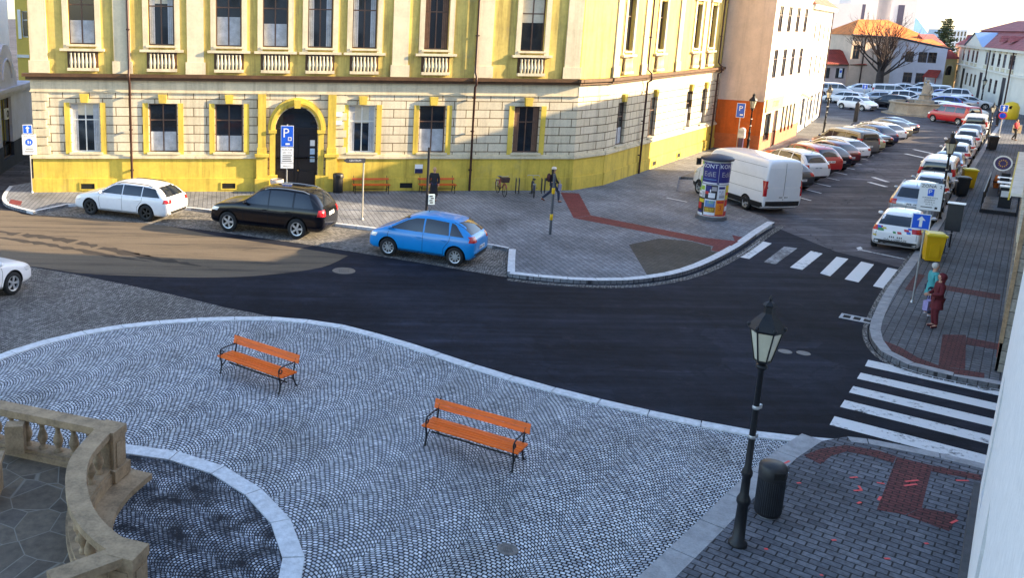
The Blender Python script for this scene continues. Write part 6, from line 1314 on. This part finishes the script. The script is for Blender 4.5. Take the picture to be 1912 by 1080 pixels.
# --- terrace with stone balustrade in the near left corner
TZ=.22; RZ=1.15
cl=[P(197,799,RZ),P(155,847,RZ),P(142,885,RZ),P(146,930,RZ),P(163,968,RZ),P(197,1003,RZ),P(228,1023,RZ)]
p1=P(205,797,RZ); p2=P(238,1026,RZ); pL=P(-90,738,RZ); pM=P(95,1078,RZ)
fl=[pL]+[p1]+cl[1:-1]+[p2,pM,V(pM.x-6,pM.y-3,0),V(pL.x-3,pL.y-1,0)]
def xy(l): return [(p.x,p.y) for p in l]
outc=[V(p.x,p.y,0) for p in spline(cl,5)]
mb=MB(); mb.prism(xy(fl),-.03,TZ,False); mb.build('terrace_floor',flagmat('flagstones'),None,'structure')
bt_=thing('terrace_balustrade',(p1.x,p1.y,0),'weathered stone balustrade curving round the raised terrace in the near left corner','balustrade')
o3=V(p1.x,p1.y,0)
def railpath(mb,path,w,z0,z1):
    l=offset(path,w/2); r=offset(path,-w/2)
    for i in range(len(path)-1):
        q=[l[i],l[i+1],r[i+1],r[i]]; mb.prism([(p.x-o3.x,p.y-o3.y) for p in q[::-1]],z0,z1)
paths=[[V(pL.x,pL.y,0),V(p1.x,p1.y,0)],outc,[V(p2.x,p2.y,0),V(pM.x,pM.y,0)]]
for i,pt in enumerate(paths):
    mb=MB(); railpath(mb,pt,.34,RZ-.13,RZ-.002*i); railpath(mb,pt,.26,RZ-.17,RZ-.131); mb.build('top_rail',STONE,bt_)
    mb=MB(); railpath(mb,pt,.40,-.02,.34); railpath(mb,pt,.32,.341,.41); mb.build('base_course',STONE,bt_)
    pp=resample(pt,.36); n=0
    for p in pp[1:-1]:
        mb=MB(); mb.lathe([(.085,.41),(.085,.45),(.05,.47),(.055,.52),(.10,.62),(.095,.68),(.05,.82),(.045,.88),(.07,.92),(.085,.94),(.085,.98)],(p.x-o3.x,p.y-o3.y,0),12); mb.build('baluster',STONE,bt_)
for p,w in((p1,.40),(p2,.40)):
    mb=MB(); x,y=p.x-o3.x,p.y-o3.y; rz=R(-20); mb.box((x,y,.55),(w,w,1.06),rz); mb.box((x,y,RZ-.08),(w*1.12,w*1.12,.165),rz); mb.box((x,y,.28),(w*1.3,w*1.3,.24),rz)
    for k in range(4): a=rz+k*PI/2; mb.box((x+(w/2+.008)*cos(a),y+(w/2+.008)*sin(a),.66),(.02,w*.6,.5),a)
    mb.build('pier',STONE,bt_)
p=P(28,800,RZ-.25); mb=MB(); mb.box((p.x-o3.x,p.y-o3.y,.70),(.34,.26,.58),R(8)); mb.build('pier',STONE,bt_)
stp=spline([P(284,886,.12)]+[P(x,y,.12) for x,y in ((240,925),(215,962),(210,1000),(226,1045),(262,1075))],5)
mb=MB(); il=offset(stp,-.62); mb.prism([(p.x,p.y) for p in il]+[(p.x,p.y) for p in reversed(stp)],-.03,.13); mb.build('terrace_step',STONE,None,'structure')
t=thing('stone_pedestal',P(-38,930,TZ),'sandstone block standing on the terrace at the left edge','pedestal',R(10)); mb=MB(); mb.box((0,0,.3),(.7,.7,.6)); mb.build('block',STONE,t); mb=MB(); mb.box((0,0,.64),(.8,.8,.08)); mb.build('cap',STONE,t)
# ------------------------------------------------------------------ people
def skin(chains,mat_,name,parent,levels=2):
    """one smooth surface grown round joined chains of (point, radius); chains that start at an existing point join there"""
    vs=[];rd=[];ed=[];ix={}
    for ch in chains:
        pv=None
        for p,r in ch:
            k=tuple(round(x,4) for x in p)
            if k not in ix: ix[k]=len(vs); vs.append(p); rd.append(r if isinstance(r,tuple) else (r,r))
            i=ix[k]
            if pv is not None and pv!=i: ed.append((pv,i))
            pv=i
    me=bpy.data.meshes.new(name); me.from_pydata([tuple(v) for v in vs],ed,[])
    o=bpy.data.objects.new('tmp',me); col.objects.link(o)
    m=o.modifiers.new('s','SKIN'); m.use_smooth_shade=True
    for i,sv in enumerate(me.skin_vertices[0].data): sv.radius=rd[i]; sv.use_root=(i==0)
    m2=o.modifiers.new('u','SUBSURF'); m2.levels=m2.render_levels=levels
    dg=bpy.context.evaluated_depsgraph_get(); r=bpy.data.meshes.new_from_object(o.evaluated_get(dg)); bpy.data.objects.remove(o)
    r.materials.clear(); r.materials.append(mat_)
    for p in r.polygons: p.use_smooth=True
    r.name=name; q=bpy.data.objects.new(name,r); col.objects.link(q); q.parent=parent; return q
SKIN=mat('skin_tone',(.52,.28,.19),.55,0,.06,6)
def lerp(a,b,t): return tuple(a[i]+(b[i]-a[i])*t for i in range(3))
def person(loc,rz,label,h=1.68,hair=None,top=None,bottom=None,shoes=None,coat=None,stride=0.,arms='rest',hairlen='short',group=None):
    """front towards +y; coat = height of the coat's hem"""
    t=thing('person',loc,label,'person',rz,group); k=h/1.70
    S=lambda *p: tuple(x*k for x in p)
    sp=stride
    hipL,hipR=S(.09,0,.90),S(-.09,0,.90)
    knL,knR=S(.10,.03+sp*.30,.49),S(-.10,.03-sp*.12,.50)
    anL,anR=S(.10,-.02+sp*.38,.085),S(-.10,-.03-sp*.52,.10+abs(sp)*.06)
    toL,toR=S(.12,.14+sp*.38,.035+abs(sp)*.02),S(-.12,.12-sp*.52,.03)
    pel,wai,che,nec=S(0,0,.95),S(0,.0,1.08),S(0,.01,1.28),S(0,.0,1.44)
    shL,shR=S(.175,0,1.38),S(-.175,0,1.38)
    if arms=='rest': elL,wrL=S(.235,-.02,1.12),S(.22,.09,.90); elR,wrR=S(-.235,-.02,1.12),S(-.22,.09,.90)
    elif arms=='hold': elL,wrL=S(.24,.02,1.12),S(.10,.24,1.05); elR,wrR=S(-.24,.02,1.12),S(-.10,.24,1.05)
    else: elL,wrL=S(.23,.10,1.13),S(.20,.24,.95); elR,wrR=S(-.235,-.10,1.13),S(-.23,-.04,.90)
    arm=lambda s,e,w,a: [(s,.056*k+a),(lerp(s,e,.5),.047*k+a),(e,.041*k+a),(lerp(e,w,.55),.036*k+a),(w,.027*k+a)]
    leg=lambda a,b,c,d,e: [(a,.088*k+e),(lerp(a,b,.5),.074*k+e),(b,.056*k+e),(lerp(b,c,.4),.052*k+e),(c,.036*k+e)]
    chains=[[(pel,(.13*k,.10*k)),(wai,(.125*k,.09*k)),(che,(.145*k,.10*k)),(nec,.055*k),(S(0,.012,1.52),.055*k),(S(0,.02,1.575),(.066*k,.075*k)),(S(0,.015,1.64),(.074*k,.09*k)),(S(0,.0,1.675),(.05*k,.06*k))],
      [(S(0,.02,1.575),0.066*k),(S(0,.105,1.585),.014*k)],
      [(che,.14*k)]+arm(shL,elL,wrL,0),[(che,.14*k)]+arm(shR,elR,wrR,0),[(pel,.13*k)]+leg(hipL,knL,anL,toL,0)+[(toL,.032*k)],[(pel,.13*k)]+leg(hipR,knR,anR,toR,0)+[(toR,.032*k)]]
    for s,w,e in((1,wrL,elL),(-1,wrR,elR)):
        d=Vector(w)-Vector(e); d.normalize(); sd=d.cross(V(0,0,1)) if abs(d.z)<.9 else V(0,1,0); sd=V(0,1,0)-d*d.y; sd.normalize(); inn=d.cross(sd)
        palm=Vector(w)+d*.06*k; chains.append([(w,.027*k),(tuple(palm),.026*k)])
        for i,l in enumerate((.068,.078,.072,.055)):
            b=palm+d*.025*k+sd*(.030-.019*i)*k; c1=b+d*l*.5*k+inn*.006*k*s; c2=c1+d*l*.4*k+inn*.018*k*s
            chains.append([(tuple(palm),.026*k),(tuple(b),.0095*k),(tuple(c1),.009*k),(tuple(c2),.007*k)])
        th=Vector(w)+d*.03*k+sd*.03*k; chains.append([(tuple(palm),.026*k),(tuple(th),.011*k),(tuple(th+d*.03*k+sd*.02*k),.009*k),(tuple(th+d*.055*k+sd*.02*k),.008*k)])
    skin(chains,SKIN,'body',t)
    skin([[(pel,(.145*k,.115*k))]+leg(hipL,knL,anL,toL,.014)[:],[(pel,(.145*k,.115*k))]+leg(hipR,knR,anR,toR,.014)],bottom,'trousers',t)
    for a,b in((anL,toL),(anR,toR)): skin([[(S(a[0]/k,a[1]/k-.04,a[2]/k-.035),.042*k),(S(a[0]/k,a[1]/k+.03,a[2]/k-.035),.045*k),(b,.040*k)]],shoes,'shoe',t)
    jk=[[(pel,(.165*k,.135*k)),(wai,(.155*k,.125*k)),(che,(.175*k,.13*k)),(S(0,0,1.40),(.12*k,.09*k)),(S(0,.0,1.455),.075*k)],[(che,(.175*k,.13*k))]+arm(shL,elL,wrL,.022),[(che,(.175*k,.13*k))]+arm(shR,elR,wrR,.022)]
    if coat:
        mb=MB(); hz_=coat*k; n=6; pr=[(.135*k,1.16*k)]+[((.165+.045*(i/n))*k,1.02*k+(hz_-1.02*k)*i/n) for i in range(n+1)]; mb.lathe(pr[::-1],(0,sp*.1*k,0),22,cap=False)
        mb.v=[V(v.x*(1+.04*sin(9*math.atan2(v.y,v.x)+v.z*3)),v.y*.82*(1+.05*sin(7*math.atan2(v.y,v.x))),v.z) for v in mb.v]; mb.build('coat_skirt',top,t)
    skin(jk,top,'coat' if coat else 'jacket',t)
    mb=MB(); mb.ball(S(0,-.012,1.635),.103*k,8,(.86,.95,1.0)); 
    if hairlen=='long': mb.ball(S(0,-.05,1.52),.095*k,8,(1.0,.7,1.5))
    mb.v=[v if v.y<.048*k or v.z>1.672*k else V(v.x,.048*k,v.z) for v in mb.v]; mb.build('hair',hair,t)
    mb=MB()
    for s in(-1,1): mb.ball(S(s*.03,.098,1.605),.011*k,4)
    mb.build('eyes',INK,t); mb=MB(); mb.box(S(0,.093,1.543),(.045*k,.012,.010)); mb.build('mouth',mat('lips',(.35,.10,.09),.6),t)
    for s in(-1,1): mb=MB(); mb.ball(S(s*.079,.005,1.59),.027*k,5,(.45,.7,1.1)); mb.build('ear',SKIN,t)
    return t,k
def cloth(n,c): return mat('cloth_'+n,c,.85,0,.18,9,.3)
GREYH=mat('grey_hair',(.55,.52,.48),.8,0,.2,20); DKH=mat('dark_hair',(.03,.02,.015),.7,0,.2,20); BLH=mat('blond_hair',(.42,.27,.12),.8,0,.2,20)
BLKC=cloth('black',(.014,.013,.017)); NAVY=cloth('navy',(.02,.025,.06)); MAR=cloth('maroon',(.10,.008,.015)); TEAL=cloth('teal',(.06,.32,.34)); JEAN=cloth('jeans',(.022,.03,.06)); PUR=cloth('purple',(.28,.25,.34))
# red and teal: two women talking on the right pavement corner
c=P(1742,612,PZ); p,k=person(c,R(75),'person in long dark red coat and hood talking to the one in teal',1.64,MAR,MAR,MAR,cloth('maroon_shoe',(.07,.01,.015)),.62,0,'hold','long')
mb=MB(); mb.ball((0,-.03,1.60*k),.125*k,8,(.92,.95,1.05)); mb.v=[v if v.y<.03 else V(v.x,.03,v.z) for v in mb.v]; mb.build('hood',MAR,p)
c=P(1731,590,PZ); p,k=person(c,R(-100),'grey haired person in light teal quilted jacket facing the one in dark red',1.66,GREYH,TEAL,JEAN,cloth('pale_shoe',(.4,.38,.42)),.72,0,'hold','short')
mb=MB()
for z in (.80,.92,1.04,1.16,1.27): mb.lathe([(.19*k,z*k-.006),(.197*k,z*k),(.19*k,z*k+.006)],(0,0,0),20,cap=False)
mb.v=[V(v.x*.98,v.y*.74,v.z) for v in mb.v]; mb.build('quilting',TEAL,p)
def bag(loc,rz,label,m,s=1.): 
    t=thing('bag',loc,label,'bag',rz); mb=MB(); mb.box((0,0,.15*s),(.28*s,.13*s,.30*s),0,1.12); mb.build('pouch',m,t); mb=MB(); mb.tube([(-.08*s,0,.3*s),(-.05*s,0,.48*s),(.05*s,0,.48*s),(.08*s,0,.3*s)],.008,6); mb.build('strap',m,t)
    return t
b=P(1727,592,PZ); bag((b.x-.12,b.y-.20,.42),R(30),'pale purple shopping bag hanging beside the teal jacketed person',cloth('lilac',(.35,.30,.55)))
c=P(809,376,PZ); person(c,R(175),'person in a long black coat with fair hair standing before the right wall bench',1.66,BLH,BLKC,NAVY,BLKC,.30,0,'rest','short')
c=P(1030,377,PZ); p,k=person(c,R(-95),'person in dark clothes with pale hat and backpack walking past the yellow corner',1.70,DKH,BLKC,JEAN,cloth('brown_shoe',(.14,.04,.03)),None,.85,'walk','long')
mb=MB(); mb.ball((0,0,1.655*k),.118*k,8,(1,1.05,.85)); mb.v=[v if v.z>1.625*k else V(v.x*1.02,v.y*1.02,1.625*k) for v in mb.v]; mb.build('hat',cloth('cream',(.66,.58,.48)),p)
cc=c; hd2=V(-sin(R(-95)),cos(R(-95)),0)
t=thing('backpack',(c.x-hd2.x*.20,c.y-hd2.y*.20,PZ+1.02),'dark maroon backpack worn by the walking person with the pale hat','backpack',R(-95)); mb=MB(); mb.ball((0,-.02,.18),.17,8,(.9,.6,1.3)); mb.build('pack',cloth('backpack',(.06,.015,.02)),t); mb=MB(); mb.ball((0,-.12,.10),.09,6,(1.1,.5,1)); mb.build('pocket',BLKC,t)
bag((c.x+hd2.x*.30,c.y+hd2.y*.30-.10,PZ+.62),R(-95),'pale lilac bag carried by the walking person with the pale hat',PUR,1.0)
c=P(1861,236,PZ); person(c,R(20),'small far person in dark clothes standing by the no stopping sign',1.7,DKH,NAVY,BLKC,BLKC,.8,0,'rest')
c=P(1893,262,PZ); person(c,R(200),'small far person in a red jacket at the right edge near the spiral box sign',1.7,DKH,cloth('red',(.35,.02,.03)),BLKC,BLKC,None,.4,'walk')
# ------------------------------------------------------------------ trees
BARK=mat('bark',(.045,.032,.028),.9,0,.3,6,.5); TWIG=mat('twig',(.06,.035,.028),.9,0,.2,6)
def baretree(loc,h,label,seed=3):
    rnd=random.Random(seed); t=thing('bare_tree',loc,label,'tree'); trunk=MB(); br=MB(); tw=MB()
    hf=h*.20; trunk.tube([(0,0,0),(.02,.03,hf*.5),(0,.05,hf),(.05,0,h*.34)],[.42,.34,.32,.24],10)
    def grow(p,d,l,r,lev):
        pts=[p]; q=p; dd=d.copy(); n=4
        for i in range(n):
            dd=(dd+V(rnd.uniform(-.10,.10),rnd.uniform(-.10,.10),.07)).normalized(); q=q+dd*l/n; pts.append(q)
        rs=[r*(1-.65*i/n) for i in range(n+1)]
        (br if lev<2 else tw).tube(pts,rs,6 if lev<2 else 4,False)
        if lev>=4: return
        k=[7,4,4,3][lev]
        for i in range(k):
            f=rnd.uniform(.30,1.0); j=min(n-1,int(f*n)); b=pts[j].lerp(pts[j+1],f*n-j)
            a=rnd.uniform(0,2*PI); s=rnd.uniform(.25,.62); up=V(0,0,1); sd=dd.cross(V(cos(a),sin(a),.1)).normalized()
            grow(b,(dd*cos(s)+sd*sin(s)+V(0,0,.12)).normalized(),l*rnd.uniform(.42,.66),r*.42,lev+1)
    for i in range(17):
        a=2*PI*i/17+rnd.uniform(-.2,.2); s=rnd.uniform(.15,.95) if i%3 else rnd.uniform(.05,.3); z=rnd.uniform(.16,.33)*h
        grow(V(0,.04,z),V(cos(a)*sin(s),sin(a)*sin(s),cos(s)),h*rnd.uniform(.38,.52),.13,1)
    trunk.build('trunk',BARK,t); br.build('branches',BARK,t); tw.build('twigs',TWIG,t); t.scale=(1.55,1.55,1); return t
c=P(1640,166); 
baretree((c.x,c.y,0),zat(1640,38,c)*1.02,'large bare tree with upswept branches before the orange roof')
def conifer(loc,h,w,label,seed=5):
    rnd=random.Random(seed); t=thing('conifer',loc,label,'tree'); mb=MB(); mb.tube([(0,0,0),(0,0,h)],[.28,.03],8); mb.build('trunk',BARK,t)
    cr=MB()
    z=h*.10
    while z<h*.99:
        f=1-z/h; rr=w*(.12+.88*f**.85)*rnd.uniform(.8,1.1); nb=int(6+8*f)
        for i in range(nb):
            a=rnd.uniform(0,2*PI); l=rr*rnd.uniform(.65,1.1); d=V(cos(a),sin(a),-.18); s=V(-sin(a),cos(a),0); b=V(0,0,z)
            for j in range(int(10+l*12)):
                u=rnd.uniform(.12,1); p=b+d*l*u+V(0,0,.22*l*u*u)+s*rnd.uniform(-.32,.32)*l*(1.1-u)
                sz=rnd.uniform(.16,.34); ax=V(rnd.uniform(-1,1),rnd.uniform(-1,1),rnd.uniform(-.9,.3)).normalized(); bx=ax.cross(V(rnd.uniform(-1,1),rnd.uniform(-1,1),1)).normalized()
                cr.add([p-ax*sz,p+bx*sz*.45,p+ax*sz+V(0,0,-.08),p-bx*sz*.45],[(0,1,2,3)])
        z+=h*.034
    cr.build('crown',mat('needles',(.035,.065,.03),.8,0,.45,.9),t); return t
r=ray(1760,100); D=152; c=V(r.x,r.y,0)*(D/r.y); conifer((c.x,c.y,0),zat(1760,34,c),4.2,'tall dark conifer standing between the museum and the town hall')
# ------------------------------------------------------------------ light
w=bpy.data.worlds.new('World'); sc.world=w; w.use_nodes=True; nt=w.node_tree
sky=nt.nodes.new('ShaderNodeTexSky'); sky.sky_type='NISHITA'; sky.sun_disc=False
SUN_EL,SUN_AZ=R(20),R(-4)     # azimuth measured from +x towards +y
sky.sun_elevation=SUN_EL; sky.sun_rotation=PI/2-SUN_AZ; sky.altitude=200; sky.air_density=1.0; sky.dust_density=1.2; sky.ozone_density=1.3
nt.links.new(sky.outputs[0],nt.nodes['Background'].inputs[0]); nt.nodes['Background'].inputs[1].default_value=.15
sd=bpy.data.lights.new('sun','SUN'); sd.energy=5; sd.angle=R(.5); sd.color=(1,.78,.48); so=bpy.data.objects.new('sun',sd); col.objects.link(so)
sv=V(cos(SUN_EL)*cos(SUN_AZ),cos(SUN_EL)*sin(SUN_AZ),sin(SUN_EL)); so.rotation_euler=sv.to_track_quat('Z','Y').to_euler(); so.location=(60,0,60)
vs=sc.view_settings; vs.view_transform='Standard'; vs.look='None'; vs.exposure=1.95; vs.gamma=1; vs.use_curve_mapping=False
sc.cycles.max_bounces=6; sc.cycles.use_denoising=True
